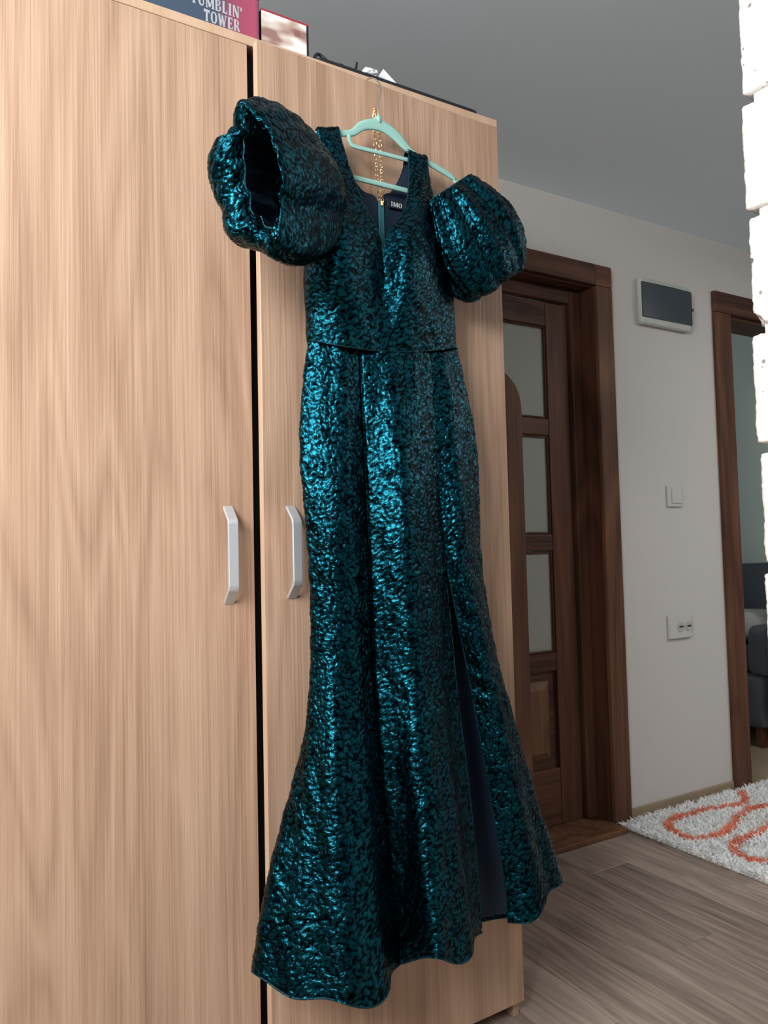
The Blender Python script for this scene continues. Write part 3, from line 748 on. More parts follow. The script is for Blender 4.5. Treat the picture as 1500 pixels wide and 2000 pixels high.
# world-space pattern lines of the skirt, waist to hem: slit edges, seams, panel crests, side edges
SK = {
 'sL': [[0.8475,1.245,1.443],[0.8489,1.2407,1.3636],[0.8507,1.2364,1.2841],[0.8511,1.2321,1.2048],[0.854,1.23,1.1251],[0.8597,1.23,1.0459],[0.8643,1.23,0.9665],[0.8713,1.23,0.887],[0.8754,1.2274,0.8077],[0.8776,1.2189,0.7279],[0.8821,1.2103,0.6488],[0.8857,1.2017,0.5693],[0.8868,1.1914,0.4897],[0.8863,1.1807,0.4103],[0.8832,1.17,0.3309]],
 'r2b': [[0.7988,1.232,1.4354],[0.7959,1.2211,1.3568],[0.7929,1.2103,1.2781],[0.7894,1.1994,1.1995],[0.7881,1.1935,1.1208],[0.791,1.1926,1.0421],[0.7955,1.1916,0.9634],[0.7995,1.1907,0.8848],[0.8014,1.1863,0.8062],[0.7985,1.174,0.7276],[0.7988,1.1617,0.6489],[0.7986,1.1495,0.5702],[0.7986,1.1379,0.4918],[0.7987,1.1264,0.413],[0.7988,1.115,0.3343]],
 'r2': [[0.7564,1.23,1.4321],[0.7528,1.2177,1.355],[0.7492,1.2054,1.278],[0.7449,1.1931,1.2011],[0.7416,1.1866,1.1242],[0.742,1.1859,1.047],[0.7423,1.1852,0.97],[0.7442,1.1845,0.8931],[0.7452,1.1799,0.8161],[0.7418,1.1662,0.7391],[0.739,1.1525,0.6619],[0.736,1.1387,0.5849],[0.7331,1.1251,0.5081],[0.7325,1.1116,0.4311],[0.7323,1.098,0.354]],
 'v1': [[0.6909,1.248,1.4339],[0.6891,1.244,1.3549],[0.6899,1.24,1.2758],[0.6894,1.236,1.1966],[0.6899,1.234,1.1177],[0.6915,1.234,1.0386],[0.6931,1.234,0.9594],[0.6947,1.234,0.8803],[0.695,1.2317,0.8015],[0.6948,1.224,0.7222],[0.6955,1.2163,0.6431],[0.6976,1.2085,0.5641],[0.6996,1.2016,0.4851],[0.7016,1.1948,0.4059],[0.7064,1.188,0.3269]],
 'rb': [[0.6684,1.243,1.433],[0.6638,1.2364,1.3535],[0.6596,1.2299,1.2739],[0.6558,1.2233,1.1944],[0.6529,1.2193,1.1151],[0.6518,1.2179,1.0354],[0.6509,1.2164,0.9559],[0.65,1.215,0.8762],[0.6468,1.2089,0.7969],[0.6421,1.1921,0.7172],[0.6375,1.1752,0.6379],[0.6331,1.1584,0.5584],[0.6304,1.1416,0.479],[0.6301,1.1248,0.3991],[0.6298,1.108,0.3197]],
 'r1': [[0.6386,1.248,1.4356],[0.6292,1.2406,1.3571],[0.6201,1.2331,1.2785],[0.6122,1.2257,1.2],[0.6109,1.2213,1.1216],[0.6125,1.2199,1.043],[0.6136,1.2184,0.9646],[0.6129,1.217,0.8859],[0.607,1.2121,0.8075],[0.5936,1.1989,0.7288],[0.5792,1.1858,0.6505],[0.5657,1.1726,0.572],[0.5539,1.1586,0.4932],[0.5406,1.1443,0.4147],[0.5272,1.13,0.3363]],
 'L': [[0.5991,1.28,1.4476],[0.5867,1.2749,1.3691],[0.5771,1.2697,1.2906],[0.5733,1.2646,1.2124],[0.5766,1.262,1.134],[0.5825,1.262,1.0556],[0.5856,1.262,0.977],[0.584,1.262,0.8987],[0.5799,1.2611,0.8203],[0.5673,1.2583,0.7419],[0.5484,1.2554,0.6633],[0.5257,1.2526,0.5849],[0.4996,1.2471,0.5066],[0.4778,1.2411,0.4282],[0.4583,1.235,0.3497]],
 'R': [[0.9432,1.285,1.4743],[0.9598,1.2821,1.3939],[0.9754,1.2793,1.3135],[0.9822,1.2764,1.233],[0.9811,1.2744,1.1525],[0.9794,1.2732,1.0723],[0.9843,1.272,0.992],[0.9977,1.2708,0.9114],[1.0131,1.2687,0.8309],[1.0318,1.2644,0.7506],[1.0506,1.2601,0.6702],[1.0694,1.2559,0.5899],[1.0874,1.2493,0.5096],[1.1142,1.2421,0.429],[1.1374,1.235,0.3487]],
 'r3': [[0.8888,1.25,1.4509],[0.8952,1.2406,1.3704],[0.896,1.2311,1.29],[0.8947,1.2217,1.2093],[0.8933,1.2158,1.1289],[0.8947,1.2134,1.0482],[0.9066,1.211,0.9679],[0.9238,1.2087,0.8874],[0.941,1.2057,0.8067],[0.9598,1.2014,0.7261],[0.9769,1.1971,0.6456],[0.9931,1.1929,0.5651],[1.0076,1.1886,0.4847],[1.0192,1.1843,0.4041],[1.027,1.18,0.3236]],
 'sR': [[0.8475,1.245,1.443],[0.849,1.2407,1.3611],[0.851,1.2364,1.2796],[0.8514,1.2321,1.1979],[0.8552,1.231,1.1161],[0.863,1.2329,1.0343],[0.8827,1.2348,0.9525],[0.9014,1.2367,0.8708],[0.9194,1.2373,0.789],[0.9339,1.235,0.7074],[0.9481,1.2327,0.6256],[0.9609,1.2305,0.5438],[0.9741,1.2286,0.4623],[0.9857,1.2268,0.3803],[0.9892,1.225,0.2987]],
}
BO = {
 'lo': [[0.5967,1.275,1.446],[0.5934,1.272,1.508],[0.5882,1.265,1.5633],[0.5967,1.265,1.6233],[0.6128,1.272,1.6783],[0.6274,1.28,1.7346],[0.6327,1.28,1.7761],[0.6334,1.282,1.8177],[0.6324,1.287,1.8646]],
 'lm': [[0.6458,1.235,1.4303],[0.6421,1.225,1.4917],[0.6308,1.205,1.5412],[0.6274,1.2,1.5959],[0.6337,1.21,1.6485],[0.6436,1.235,1.7093],[0.6517,1.255,1.7644],[0.6538,1.272,1.8181],[0.6542,1.286,1.872]],
 'li': [[0.7273,1.235,1.43],[0.7336,1.235,1.4975],[0.7399,1.237,1.5591],[0.7404,1.237,1.6197],[0.7279,1.235,1.6671],[0.7064,1.245,1.7171],[0.6922,1.26,1.7711],[0.6823,1.275,1.8267],[0.6761,1.287,1.8784]],
 'ri': [[0.7273,1.235,1.43],[0.7336,1.235,1.4975],[0.7399,1.237,1.5591],[0.7404,1.237,1.6197],[0.7544,1.235,1.6703],[0.7925,1.245,1.718],[0.8167,1.26,1.7683],[0.8302,1.275,1.8207],[0.8381,1.287,1.8715]],
 'rm': [[0.8161,1.24,1.4403],[0.8003,1.222,1.503],[0.7886,1.205,1.5568],[0.7872,1.2,1.6151],[0.8033,1.215,1.6744],[0.8276,1.235,1.7287],[0.8447,1.255,1.7778],[0.856,1.272,1.8255],[0.8603,1.286,1.8723]],
 'ro': [[0.9432,1.285,1.4743],[0.9379,1.282,1.5387],[0.927,1.275,1.6009],[0.9098,1.27,1.6619],[0.8984,1.27,1.7088],[0.8929,1.275,1.7533],[0.8872,1.278,1.7938],[0.8839,1.281,1.8306],[0.8827,1.287,1.8717]],
}


def fabric_height(a, b, seed=0, cw=0.0185, chh=0.0092):
    """Quilted puff height 0..1 for fabric coordinates a (around) and b (along), in metres."""
    r = np.random.default_rng(100 + seed)
    wa = a + 0.0035 * np.sin(b * 210 + 1.3 * np.sin(a * 95)) + 0.002 * np.sin(a * 330 + b * 170)
    wb = b + 0.0028 * np.sin(a * 190 + 1.1 * np.sin(b * 120)) + 0.0016 * np.sin(a * 410 - b * 260)
    T = 256
    JX = r.uniform(0.05, 0.95, (T, T)); JY = r.uniform(0.05, 0.95, (T, T)); JS = r.uniform(0.75, 1.25, (T, T))
    gy = wb / chh; iy = np.floor(gy).astype(int)
    F1 = np.full(a.shape, 9.0); F2 = np.full(a.shape, 9.0); S1 = np.ones(a.shape); DY = np.zeros(a.shape)
    for dj in (-1, 0, 1):
        j = iy + dj
        gx = wa / cw + 0.5 * (j & 1); ix = np.floor(gx).astype(int)
        for di in (-1, 0, 1):
            i = ix + di
            dx = gx - (i + JX[i % T, j % T]); dy = gy - (j + JY[i % T, j % T])
            d = np.sqrt(dx * dx + dy * dy) * JS[i % T, j % T]
            closer = d < F1
            F2 = np.where(closer, F1, np.minimum(F2, d))
            S1 = np.where(closer, JX[(i + 7) % T, (j + 3) % T], S1); DY = np.where(closer, dy, DY)
            F1 = np.where(closer, d, F1)
    e = np.clip((F2 - F1) / 0.34, 0, 1); e = e * e * (3 - 2 * e)
    return e * (0.62 + 0.38 * S1) * (1.0 + 0.22 * DY)

def grid_normals(G):
    du = np.gradient(G, axis=1); dv = np.gradient(G, axis=0)
    n = np.cross(du, dv); l = np.linalg.norm(n, axis=2, keepdims=True)
    return n / np.maximum(l, 1e-12)

def grid_obj(name, G, mat, parent, closed=False, uv=None, puff=None, flip=False):
    nv, nu = G.shape[:2]
    off = np.array(origin_of(parent))
    V = (G.reshape(-1, 3) - off)
    m = nu if closed else nu - 1
    I = np.arange(nv * nu).reshape(nv, nu)
    A = I[:-1, :m]; B = np.roll(I, -1, axis=1)[:-1, :m]; C = np.roll(I, -1, axis=1)[1:, :m]; D = I[1:, :m]
    F = np.stack([A, B, C, D], -1).reshape(-1, 4)
    if flip: F = F[:, ::-1]
    me = bpy.data.meshes.new(name)
    nf = len(F)
    me.vertices.add(len(V)); me.vertices.foreach_set('co', V.ravel())
    me.loops.add(nf * 4); me.loops.foreach_set('vertex_index', F.ravel().astype(np.int32))
    me.polygons.add(nf); me.polygons.foreach_set('loop_start', np.arange(0, nf * 4, 4, dtype=np.int32))
    me.polygons.foreach_set('loop_total', np.full(nf, 4, dtype=np.int32))
    me.update(calc_edges=True)
    me.polygons.foreach_set('use_smooth', np.ones(nf, dtype=bool))
    if uv is not None:
        ul = me.uv_layers.new(name='fabric')
        ul.data.foreach_set('uv', uv.reshape(-1, 2)[F.ravel()].ravel())
    if puff is not None:
        at = me.attributes.new('puff', 'FLOAT', 'POINT'); at.data.foreach_set('value', puff.ravel().astype(np.float32))
    me.materials.append(mat); me.validate()
    return link(bpy.data.objects.new(name, me), parent)

def cloth(name, G, parent, seed, amp=0.0019, closed=False, outward=None, seams=(), b_sign=1.0):
    """Displace a smooth grid with the quilting and link it as one part."""
    seg = np.linalg.norm(np.diff(G, axis=1), axis=2)
    # mean widths per column keep the pattern continuous from row to row
    a = np.concatenate([np.zeros((G.shape[0], 1)), np.cumsum(seg, axis=1)], 1)
    a = a - a[:, a.shape[1] // 2][:, None]
    lv = np.linalg.norm(np.diff(G, axis=0), axis=2).mean(axis=1)
    b = np.concatenate([[0], np.cumsum(lv)])[:, None] * np.ones((1, G.shape[1]))
    h = fabric_height(a, b * b_sign, seed)
    groove = np.ones(G.shape[1])
    for c in seams:
        groove *= 1 - np.exp(-((np.arange(G.shape[1]) - c) / 1.6) ** 2)
    n = grid_normals(G)
    if outward is not None:
        s = np.sign(np.sum(n * (G - outward[:, None, :]), axis=2).mean()); n = n * s
    macro = 0.0010 * np.sin(a * 83 + 1.7 * np.sin(b * 37 + seed)) * np.cos(b * 61 + 1.4 * np.sin(a * 43 + seed)) + 0.0006 * np.sin(a * 131 + 2.1 * np.sin(b * 29) + b * 57 + seed)
    rough = macro + 0.0005 * np.sin(a * 620 + 3 * np.sin(b * 300)) * np.sin(b * 700)
    D = G + n * ((h * amp + rough) * groove[None, :] - (1 - groove[None, :]) * 0.0030)[:, :, None]
    return grid_obj(name, D, MAT['brocade'], parent, closed, np.stack([a + seed * 0.7, b + seed * 0.3], -1), h * groove[None, :])

# ---- skirt
NV = 430
ST = {k: catmull(v, NV) for k, v in SK.items()}
tt = np.linspace(0, 1, NV)
def shift(k, dx, dy):
    q = ST[k].copy(); q[:, 0] += dx; q[:, 1] = np.minimum(q[:, 1] + dy, 1.327); return q
BL = shift('L', 0.055, 0.030); BR = shift('R', -0.065, 0.042)
# keep clear of the door behind
BMid = (ST['L'] + ST['R']) / 2; BMid[:, 1] = 1.322
drop = 0.075 * np.clip((tt - 0.4) / 0.6, 0, 1) ** 1.5
BMid[:, 2] -= drop; BR[:, 2] -= drop * 0.9; BL[:, 2] -= drop * 0.3
BL[:, 1] = np.minimum(BL[:, 1], 1.320)
def resample(P, n):
    d = np.concatenate([[0], np.cumsum(np.linalg.norm(np.diff(P, axis=0), axis=1))])
    s = np.linspace(0, d[-1], n)
    return np.stack([np.interp(s, d, P[:, i]) for i in range(3)], 1)
NA, NB = 78, 400
rows = []
for j in range(NV):
    A = resample(catmull([ST['sL'][j], ST['r2b'][j], ST['r2'][j], ST['v1'][j]], 60), NA)
    Bq = resample(catmull([ST['v1'][j], ST['rb'][j], ST['r1'][j], ST['L'][j], BL[j], BMid[j], BR[j], ST['R'][j], ST['r3'][j], ST['sR'][j]], 160), NB)
    rows.append(np.concatenate([A, Bq[1:]]))
G = np.array(rows)
# soft vertical drape, growing towards the hem
u = np.linspace(0, 1, G.shape[1])[None, :]
n0 = grid_normals(G); cen = G.mean(axis=1)
sg = np.sign(np.sum(n0 * (G - cen[:, None, :]), axis=2).mean()); n0 *= sg
w = (0.0012 + 0.006 * np.clip(tt - 0.45, 0, 1))[:, None]
G = G + n0 * (w * (np.sin(u * 61 + 1.5 * tt[:, None] * 3) + 0.6 * np.sin(u * 113 + 2.0)))[:, :, None]
# hem edge ripples
G[:, :, 2] += (0.006 * np.sin(u * 70) * np.clip((tt[:, None] - 0.9) * 10, 0, 1))
SKG = G
cloth('skirt', G, dress, 1, outward=cen, seams=(NA - 1,))
# hem roll
hem = G[-1]
v, f = sweep(hem[::2], 0.0036, 0.0036, (0, 0.3, 1), 8, 2.0); mesh_obj('hem', v, f, MAT['brocade_edge'], dress, True)
for k, nm in ((0, 'slit_edge'), (-1, 'slit_edge')):
    e = G[int(0.34 * NV):, k]
    v, f = sweep(e[::4], 0.003, 0.003, (0, 1, 0.1), 6, 2.0); mesh_obj(nm, v, f, MAT['brocade_edge'], dress, True)
inn = G[::5, ::4] - n0[::5, ::4] * 0.009
lin = grid_obj('lining', inn, MAT['navy'], dress); lin['label'] = 'dark navy lining seen through the slit'

# ---- bodice
def bodice_half(o, m, i, n_v, n_u, side):
    O = np.array(BO[o]); Mm = np.array(BO[m]); I = np.array(BO[i])
    bo = O.copy(); bo[:, 1] = np.where(np.arange(9) < 4, 1.3215, O[:, 1] + 0.006); bo[:, 0] += np.where(np.arange(9) < 4, 0.036 if side < 0 else -0.012, 0.0)
    rows9 = [catmull([bo[k], O[k], Mm[k], I[k]], 60) for k in range(9)]
    R = np.array([resample(r, n_u) for r in rows9])
    return catmull(R, n_v)
def over_hanger(Gh, i, o):
    """Strap turning over the hanger arm."""
    top = Gh[-1]; out = [Gh]
    for k in range(1, 9):
        a = math.pi * k / 8
        q = top.copy(); q[:, 1] = HY - 0.0085 * math.cos(a) + (top[:, 1] - (HY - 0.0085)) * (1 - k / 8); q[:, 2] = top[:, 2] + 0.0075 * math.sin(a) + 0.002
        out.append(q[None])
    return np.concatenate(out)
GL = over_hanger(bodice_half('lo', 'lm', 'li', 210, 84, -1), 'li', 'lo')
GR = over_hanger(bodice_half('ro', 'rm', 'ri', 210, 92, 1)[:, ::-1], 'ri', 'ro')
ctr = np.array([0.77, 1.29, 1.6])
cloth('bodice_front', GL, dress, 2, outward=np.repeat(np.array([[0.70, 1.30, 1.6]]), len(GL), 0), b_sign=-1)
cloth('bodice_front', GR, dress, 3, outward=np.repeat(np.array([[0.84, 1.30, 1.6]]), len(GR), 0), b_sign=-1)
for Gh, sgn in ((GL, 1), (GR, -1)):
    q = Gh[:205:4, ::4].copy(); q[:, :, 1] += 0.0045
    grid_obj('lining', q, MAT['navy'], dress)
    # neckline and armhole binding
    edge = Gh[60:, -1 if sgn == 1 else 0]
    v, f = sweep(edge[::3], 0.003, 0.003, (0, 1, 0.1), 6, 2.0); mesh_obj('neckline_binding', v, f, MAT['brocade_edge'], dress, True)
def back_half(outer, inner, n_v, n_u):
    A = catmull(outer, n_v); B = catmull(inner, n_v)
    s = np.linspace(0, 1, n_u)[None, :, None]
    return A[:, None, :] * (1 - s) + B[:, None, :] * s
LBo = [(0.6324, 1.3035, 1.866), (0.631, 1.312, 1.80), (0.625, 1.318, 1.72), (0.628, 1.3215, 1.63), (0.630, 1.3215, 1.54), (0.632, 1.3205, 1.45)]
LBi = [(0.6761, 1.3035, 1.880), (0.700, 1.313, 1.825), (0.742, 1.3185, 1.787), (0.7845, 1.322, 1.764), (0.7845, 1.322, 1.60), (0.772, 1.322, 1.44)]
RBo = [(0.8827, 1.3035, 1.873), (0.887, 1.312, 1.80), (0.897, 1.318, 1.72), (0.908, 1.3215, 1.63), (0.924, 1.3215, 1.55), (0.934, 1.3205, 1.47)]
RBi = [(0.8381, 1.3035, 1.873), (0.833, 1.312, 1.835), (0.812, 1.3185, 1.798), (0.7865, 1.322, 1.766), (0.7865, 1.322, 1.60), (0.772, 1.322, 1.44)]
for o_, i_, sd in ((LBo, LBi, 4), (RBi, RBo, 5)):
    Gb = back_half(o_, i_, 120, 50)
    cloth('bodice_back', Gb, dress, sd, amp=0.0012, outward=np.repeat(np.array([[0.78, 1.2, 1.6]]), 120, 0))
    q = Gb[::3, ::3].copy(); q[:, :, 1] -= 0.0035
    grid_obj('lining', q, MAT['navy'], dress)
# waist seam
wl = np.concatenate([GL[0, 8:], GR[0, 1:-8]])
v, f = sweep(wl[::3] + np.array([0, -0.0012, 0.001]), 0.0025, 0.003, (0, 1, 0.1), 8, 2.0); mesh_obj('waist_seam', v, f, MAT['brocade_edge'], dress, True)
# zip at the back neckline, woven label
zp = box('zip_tape', (0.7795, 1.3145, 1.56), (0.7925, 1.3175, 1.768), MAT['zip_tape'], dress, 0.0008, 1); zp['label'] = 'teal zip tape at the back neckline'
box('zip_slider', (0.7835, 1.3115, 1.760), (0.7895, 1.3144, 1.771), MAT['gold'], zp, 0.0008, 1)
lb = box('woven_label', (0.7985, 1.3108, 1.760), (0.8505, 1.3122, 1.7775), MAT['label_cloth'], dress, 0.0004, 1)
lettering('label_lettering', 'IMO', 0.8070, 1.7635, 0.0098, 0.0270, 1.3108, MAT['label_thread'], lb, 0.0003)

# ---- puff sleeves
def puff(name, A, C, upv, prof, nphi, ns, seed, gath, hole, deep, lump=0.012, bend=0.0, nm_cuff='sleeve_lining'):
    """Balloon between armhole A and cuff C. prof rows: s, radius along upv, radius across, shift along upv."""
    r = np.random.default_rng(seed)
    A = np.array(A); C = np.array(C); ax = C - A; Ln = np.linalg.norm(ax); axn = ax / Ln
    up = np.array(upv, float); up -= axn * (up @ axn); up /= np.linalg.norm(up); ac = np.cross(axn, up)
    P = catmull(prof, ns)
    phi = np.linspace(0, 2 * math.pi, nphi, endpoint=False)
    fr = [5, 8, 11, 15, 19]; ph = r.uniform(0, 6.28, 5); am = [0.9, 1.0, 0.8, 0.6, 0.4]
    fold = sum(am[k] * np.sin(fr[k] * phi + ph[k]) for k in range(5)) / 2.2
    big = np.sin(3 * phi + ph[0]) + 0.8 * np.sin(5 * phi + ph[1])
    G = np.zeros((ns, nphi, 3))
    for j in range(ns):
        s, ru, rc, su, sc_ = P[j]
        t = j / (ns - 1)
        g = np.interp(t, [0, 0.12, 0.4, 0.7, 0.9, 1.0], gath)
        m = 1 + g * fold + lump / max(ru, 0.03) * big * math.sin(math.pi * t) * 0.5
        G[j] = A + axn * s * Ln + up * su + ac * sc_ + (np.cos(phi) * ru * m)[:, None] * up + (np.sin(phi) * rc * m)[:, None] * ac
        G[j] += axn * (0.006 * g / 0.06 * np.sin(5 * phi + ph[2]) * math.sin(math.pi * t))[:, None]
    G[:, :, 1] = np.minimum(G[:, :, 1], 1.333)
    cenr = G.mean(axis=1)
    Gc = np.concatenate([G, G[:, :1]], axis=1)
    o = cloth(name, Gc, dress, seed, amp=0.0019, outward=np.repeat(((A + C) / 2)[None], ns, 0))
    # cuff binding and gathered lining inside
    v, f = sweep(Gc[-1][::2], 0.004, 0.004, axn, 6, 2.0); mesh_obj('cuff_binding', v, f, MAT['brocade_edge'], o, True)
    v, f = sweep(Gc[0][::2], 0.004, 0.004, axn, 6, 2.0); mesh_obj('armhole_binding', v, f, MAT['brocade_edge'], o, True)
    H = []
    last = Gc[-1]; c0 = last.mean(axis=0)
    for k in range(24):
        t = k / 23
        g = 0.05 * math.sin(math.pi * min(1, t * 1.4)) * np.sin(31 * np.linspace(0, 2 * math.pi, last.shape[0]) + 2 * t)
        dv = last - c0; du_ = (dv @ up)[:, None] * up; dc_ = dv - du_
        k1 = 0.22 * math.sin(t * 1.9); k2 = 0.22 * math.sin(t * 1.9)
        H.append(c0 - axn * deep * t + du_ * (1 + k1 + g)[:, None] + dc_ * (1 + k2 + g)[:, None])
    H = np.array(H); H[:, :, 1] = np.minimum(H[:, :, 1], 1.325)
    grid_obj(nm_cuff, H[:, ::2], MAT['navy'], o)
    return o

puff('puff_sleeve', (0.640, 1.268, 1.722), (0.437, 1.112, 1.652), (0, 0, 1),
     [(0.02, 0.062, 0.036, 0.0, 0), (0.12, 0.076, 0.050, -0.004, 0), (0.28, 0.094, 0.062, -0.006, 0), (0.45, 0.110, 0.072, -0.004, 0.006), (0.62, 0.119, 0.080, -0.004, 0.012), (0.80, 0.119, 0.080, -0.006, 0.014), (0.95, 0.112, 0.074, -0.009, 0.014), (1.05, 0.102, 0.064, -0.008, 0.010), (1.06, 0.088, 0.046, -0.006, -0.004), (1.00, 0.078, 0.034, -0.004, -0.010)],
     300, 130, 6, [0.07, 0.05, 0.03, 0.045, 0.09, 0.11], None, 0.10, lump=0.022)
puff('puff_sleeve', (0.917, 1.262, 1.802), (1.050, 1.262, 1.625), (0.75, 0, 0.66),
     [(0.0, 0.064, 0.028, 0.004, 0), (0.08, 0.076, 0.042, 0.002, 0), (0.25, 0.098, 0.058, 0.0, 0), (0.45, 0.114, 0.066, -0.002, 0), (0.65, 0.116, 0.068, -0.004, 0), (0.82, 0.106, 0.064, -0.006, 0), (0.95, 0.088, 0.052, -0.006, 0), (1.0, 0.066, 0.040, 0.0, 0), (0.95, 0.055, 0.032, 0.0, 0)],
     260, 120, 8, [0.16, 0.14, 0.11, 0.085, 0.08, 0.08], None, 0.08, lump=0.014)

# ================================================================== WALL FITTINGS
pn = root('fuse_box', (2.54, 2.04, 1.93), 'shallow wall fuse box with smoked dark cover beside the glazed door', 'fuse box')
fy = YW - 0.030
bm = bmesh.new(); add_box(bm, (2.418, fy, 1.932), (2.722, YW - 0.0005, 2.122), 0.012, 3); bm_obj('housing', bm, MAT['panel_grey'], pn)
# curved smoked door
nx = 14; V = []; F = []
for i in range(nx + 1):
    t = i / nx; x = 2.420 + 0.298 * t
    bow = 0.004 * math.sin(math.pi * t)
    V += [(x, fy - 0.006 - bow, 1.960), (x, fy - 0.006 - bow, 2.100), (x, fy + 0.001, 1.958), (x, fy + 0.001, 2.102)]
for i in range(nx):
    a = 4 * i; b = a + 4
    F += [(a, b, b + 1, a + 1), (a + 2, a + 3, b + 3, b + 2), (a, a + 2, b + 2, b), (a + 1, b + 1, b + 3, a + 3)]
F += [(0, 1, 3, 2), (4 * nx, 4 * nx + 2, 4 * nx + 3, 4 * nx + 1)]
mesh_obj('cover', V, F, MAT['smoked'], pn)
box('latch', (2.715, fy - 0.010, 2.018), (2.726, fy - 0.001, 2.030), MAT['smoked'], pn, 0.002)

sw = root('light_switch', (2.59, YW, 1.20), 'white single rocker light switch on the wall between the doors', 'switch')
box('plate', (2.552, YW - 0.010, 1.199), (2.640, YW - 0.0005, 1.287), MAT['plastic_white'], sw, 0.003)
box('rocker', (2.573, YW - 0.0145, 1.214), (2.634, YW - 0.0102, 1.273), MAT['plastic_white'], sw, 0.002)
so = root('wall_socket', (2.59, YW, 0.665), 'white double wall socket below the light switch', 'socket')
box('plate', (2.525, YW - 0.014, 0.667), (2.662, YW - 0.0005, 0.762), MAT['plastic_white'], so, 0.003)
for cx in (2.590, 2.638):
    bm = bmesh.new(); bmesh.ops.create_cone(bm, cap_ends=True, segments=28, radius1=0.0205, radius2=0.0205, depth=0.003)
    bmesh.ops.rotate(bm, verts=bm.verts, cent=(0, 0, 0), matrix=Matrix.Rotation(math.pi / 2, 3, 'X'))
    bmesh.ops.translate(bm, verts=bm.verts, vec=(cx, YW - 0.0158, 0.7145))
    well = bm_obj('socket_well', bm, plain('socket_well_plastic', (0.42, 0.41, 0.40), 0.5), so)
    box('pin_slot', (cx - 0.012, YW - 0.0185, 0.7105), (cx + 0.012, YW - 0.0174, 0.7175), MAT['plastic_hole'], well)

# ================================================================== RUG
rug = root('shag_rug', (2.9, 1.45, 0.0), 'white shaggy rug with wavy orange lines on the hall floor', 'rug')
RX0, RX1, RY0, RY1 = 2.182, 3.55, 0.75, 2.040
box('backing', (RX0 + 0.012, RY0, 0.0006), (RX1, RY1 - 0.008, 0.012), MAT['rug_back'], rug, 0.003)
curves = [np.array([(2.856, 2.001), (2.782, 1.935), (2.712, 1.909), (2.664, 1.92), (2.557, 1.944), (2.476, 1.951), (2.405, 1.953), (2.333, 1.936), (2.285, 1.9), (2.264, 1.842), (2.265, 1.789), (2.32, 1.769), (2.389, 1.757), (2.472, 1.779), (2.551, 1.814), (2.632, 1.844), (2.715, 1.857), (2.789, 1.842), (2.88, 1.80), (2.96, 1.72), (3.02, 1.60), (2.98, 1.48)]),
          np.array([(2.75, 1.74), (2.66, 1.722), (2.578, 1.707), (2.488, 1.696), (2.409, 1.692), (2.331, 1.673), (2.281, 1.627), (2.274, 1.582), (2.305, 1.531), (2.38, 1.49), (2.46, 1.45), (2.56, 1.42), (2.66, 1.44)]),
          np.array([(2.30, 1.36), (2.28, 1.28), (2.33, 1.20), (2.45, 1.16), (2.60, 1.18), (2.72, 1.24), (2.86, 1.27), (2.98, 1.22)])]
nb = 60000
bx = RNG.uniform(RX0, RX1 - 0.01, nb); by = RNG.uniform(RY0 + 0.005, RY1 - 0.006, nb)
dmin = np.full(nb, 9.0)
for c in curves:
    q = catmull(c, 140)
    for i in range(0, nb, 8000):
        d = np.sqrt((bx[i:i + 8000, None] - q[None, :, 0]) ** 2 + (by[i:i + 8000, None] - q[None, :, 1]) ** 2).min(1)
        dmin[i:i + 8000] = np.minimum(dmin[i:i + 8000], d)
orange = dmin < 0.0128 + 0.003 * RNG.normal(size=nb)
def pile(name, sel, mat, l0=0.5, l1=1.5):
    x, y = bx[sel], by[sel]; n = len(x)
    ang = RNG.uniform(0, 6.283, n); lean = RNG.uniform(l0, l1, n); ht = RNG.uniform(0.020, 0.034, n); wd = RNG.uniform(0.0022, 0.0042, n)
    wa = ang + 1.57 + RNG.normal(0, 0.5, n)
    d = np.stack([np.cos(ang), np.sin(ang)], 1); s = np.stack([np.cos(wa), np.sin(wa)], 1) * wd[:, None]
    base = np.stack([x, y], 1); V = np.zeros((n, 5, 3))
    V[:, 0, :2] = base - s; V[:, 1, :2] = base + s; V[:, 0, 2] = V[:, 1, 2] = 0.009
    mid = base + d * (ht * lean * 0.35)[:, None]
    V[:, 2, :2] = mid + s * 0.9; V[:, 3, :2] = mid - s * 0.9; V[:, 2, 2] = V[:, 3, 2] = 0.009 + ht * (0.62 - 0.16 * lean)
    V[:, 4, :2] = base + d * (ht * lean)[:, None]; V[:, 4, 2] = 0.009 + ht * (1.0 - 0.38 * lean)
    V[:, :, 1] = np.minimum(V[:, :, 1], YW - 0.014)
    V = V.reshape(-1, 3) - np.array(rug.location)
    me = bpy.data.meshes.new(name)
    k = np.arange(n)[:, None] * 5
    quads = k + np.array([0, 1, 2, 3]); tris = k + np.array([3, 2, 4])
    me.vertices.add(len(V)); me.vertices.foreach_set('co', V.ravel())
    li = np.concatenate([quads.ravel(), tris.ravel()]).astype(np.int32)
    me.loops.add(len(li)); me.loops.foreach_set('vertex_index', li)
    me.polygons.add(2 * n)
    me.polygons.foreach_set('loop_start', np.concatenate([np.arange(n) * 4, n * 4 + np.arange(n) * 3]).astype(np.int32))
    me.polygons.foreach_set('loop_total', np.concatenate([np.full(n, 4), np.full(n, 3)]).astype(np.int32))
    me.update(calc_edges=True); me.validate(); me.materials.append(mat)
    o = link(bpy.data.objects.new(name, me), rug); o['kind'] = 'stuff'
    return o
pile('pile', ~orange, MAT['pile'])
po = pile('orange_pile', orange, MAT['pile_orange'], 0.2, 0.7); po['label'] = 'orange pile lines'

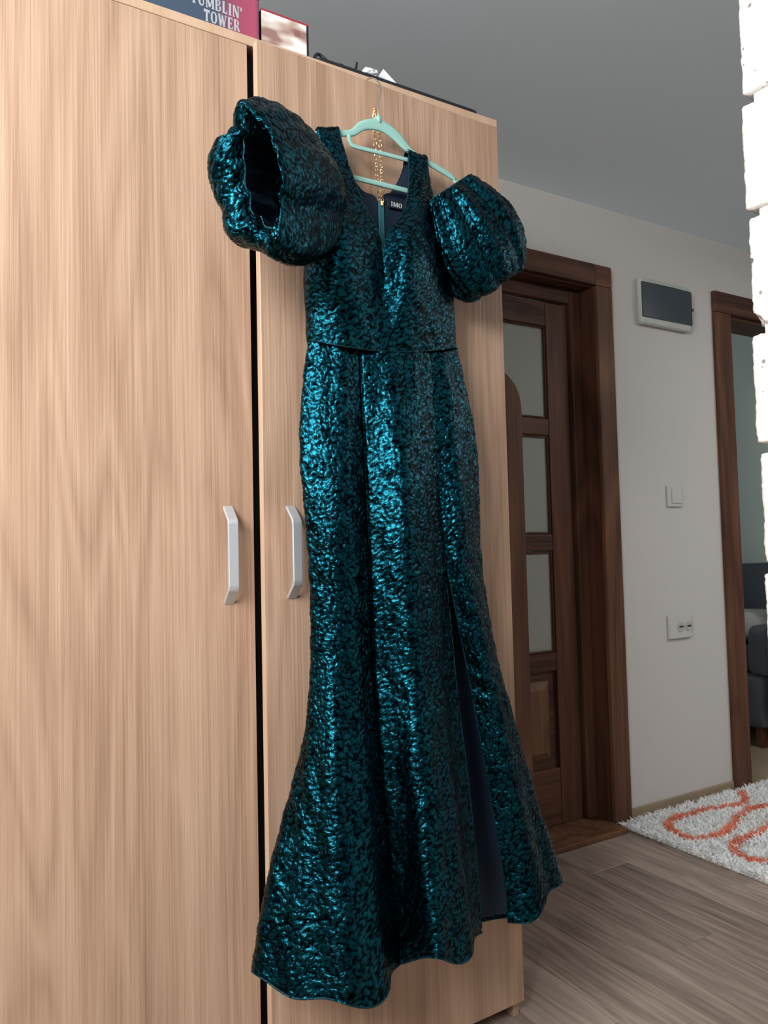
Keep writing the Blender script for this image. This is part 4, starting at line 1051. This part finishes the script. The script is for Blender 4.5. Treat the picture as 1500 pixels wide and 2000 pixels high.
# ================================================================== BACK ROOM: armchair with bedding
ac = root('armchair', (3.95, 2.75, 0), 'dark upholstered armchair in the dim room behind the right doorway', 'armchair')
def soft(name, lo, hi, mat, parent, b=0.03, amp=0.006, seed=1):
    bm = bmesh.new(); add_box(bm, lo, hi, b, 3)
    bmesh.ops.subdivide_edges(bm, edges=bm.edges[:], cuts=3, use_grid_fill=True)
    for v in bm.verts:
        p = v.co
        v.co = p + Vector((math.sin(p.y * 31 + seed), math.sin(p.z * 27 + seed * 2), math.sin(p.x * 29 + p.y * 17 + seed))) * amp
    return bm_obj(name, bm, mat, parent, True)
soft('base', (3.58, 2.36, 0.10), (4.26, 3.10, 0.36), MAT['slate_cloth'], ac, 0.03, 0.003)
soft('seat', (3.66, 2.44, 0.36), (4.14, 3.02, 0.50), MAT['slate_cloth'], ac, 0.04, 0.004, 2)
soft('backrest', (4.08, 2.36, 0.36), (4.27, 3.10, 0.92), MAT['slate_cloth'], ac, 0.05, 0.004, 3)
soft('arm', (3.60, 2.34, 0.36), (4.10, 2.46, 0.62), MAT['slate_cloth'], ac, 0.04, 0.003, 4)
soft('arm', (3.60, 3.00, 0.36), (4.10, 3.12, 0.62), MAT['slate_cloth'], ac, 0.04, 0.003, 5)
for x in (3.62, 4.20):
    for y in (2.40, 3.04):
        box('leg', (x, y, 0.0), (x + 0.04, y + 0.04, 0.10), MAT['door_wood'], ac, 0.004)
bk = soft('blanket', (3.575, 2.315, 0.20), (3.99, 2.326, 0.645), MAT['navy_cloth'], None, 0.004, 0.004, 6)
tag(bk, 'dark navy blanket hanging over the armchair arm behind the doorway', 'blanket')
cu = soft('cushion', (3.70, 2.50, 0.515), (4.05, 2.95, 0.67), MAT['pale_cloth'], None, 0.06, 0.008, 7)
tag(cu, 'pale crumpled cushion on the armchair seat behind the doorway', 'cushion')

# ================================================================== ADDED HALL FILL PANEL, UNSEEN, TO BRIGHTEN RUG AND FLOOR (its light is set at the top)
cl = root('hall_fill_panel', (3.3, 0.50, 2.374), 'added square white glowing fill panel on the hall ceiling, out of view', 'fill panel')
box('housing', (3.03, 0.23, 2.345), (3.57, 0.77, 2.3735), MAT['white_frame'], cl, 0.006)
dm, nt, bb = new_mat('fill_panel_glow'); bb.inputs['Emission Color'].default_value = (1, 1, 0.97, 1); bb.inputs['Emission Strength'].default_value = 2.0
box('glow_face', (3.05, 0.25, 2.331), (3.55, 0.75, 2.3445), dm, cl, 0.004)
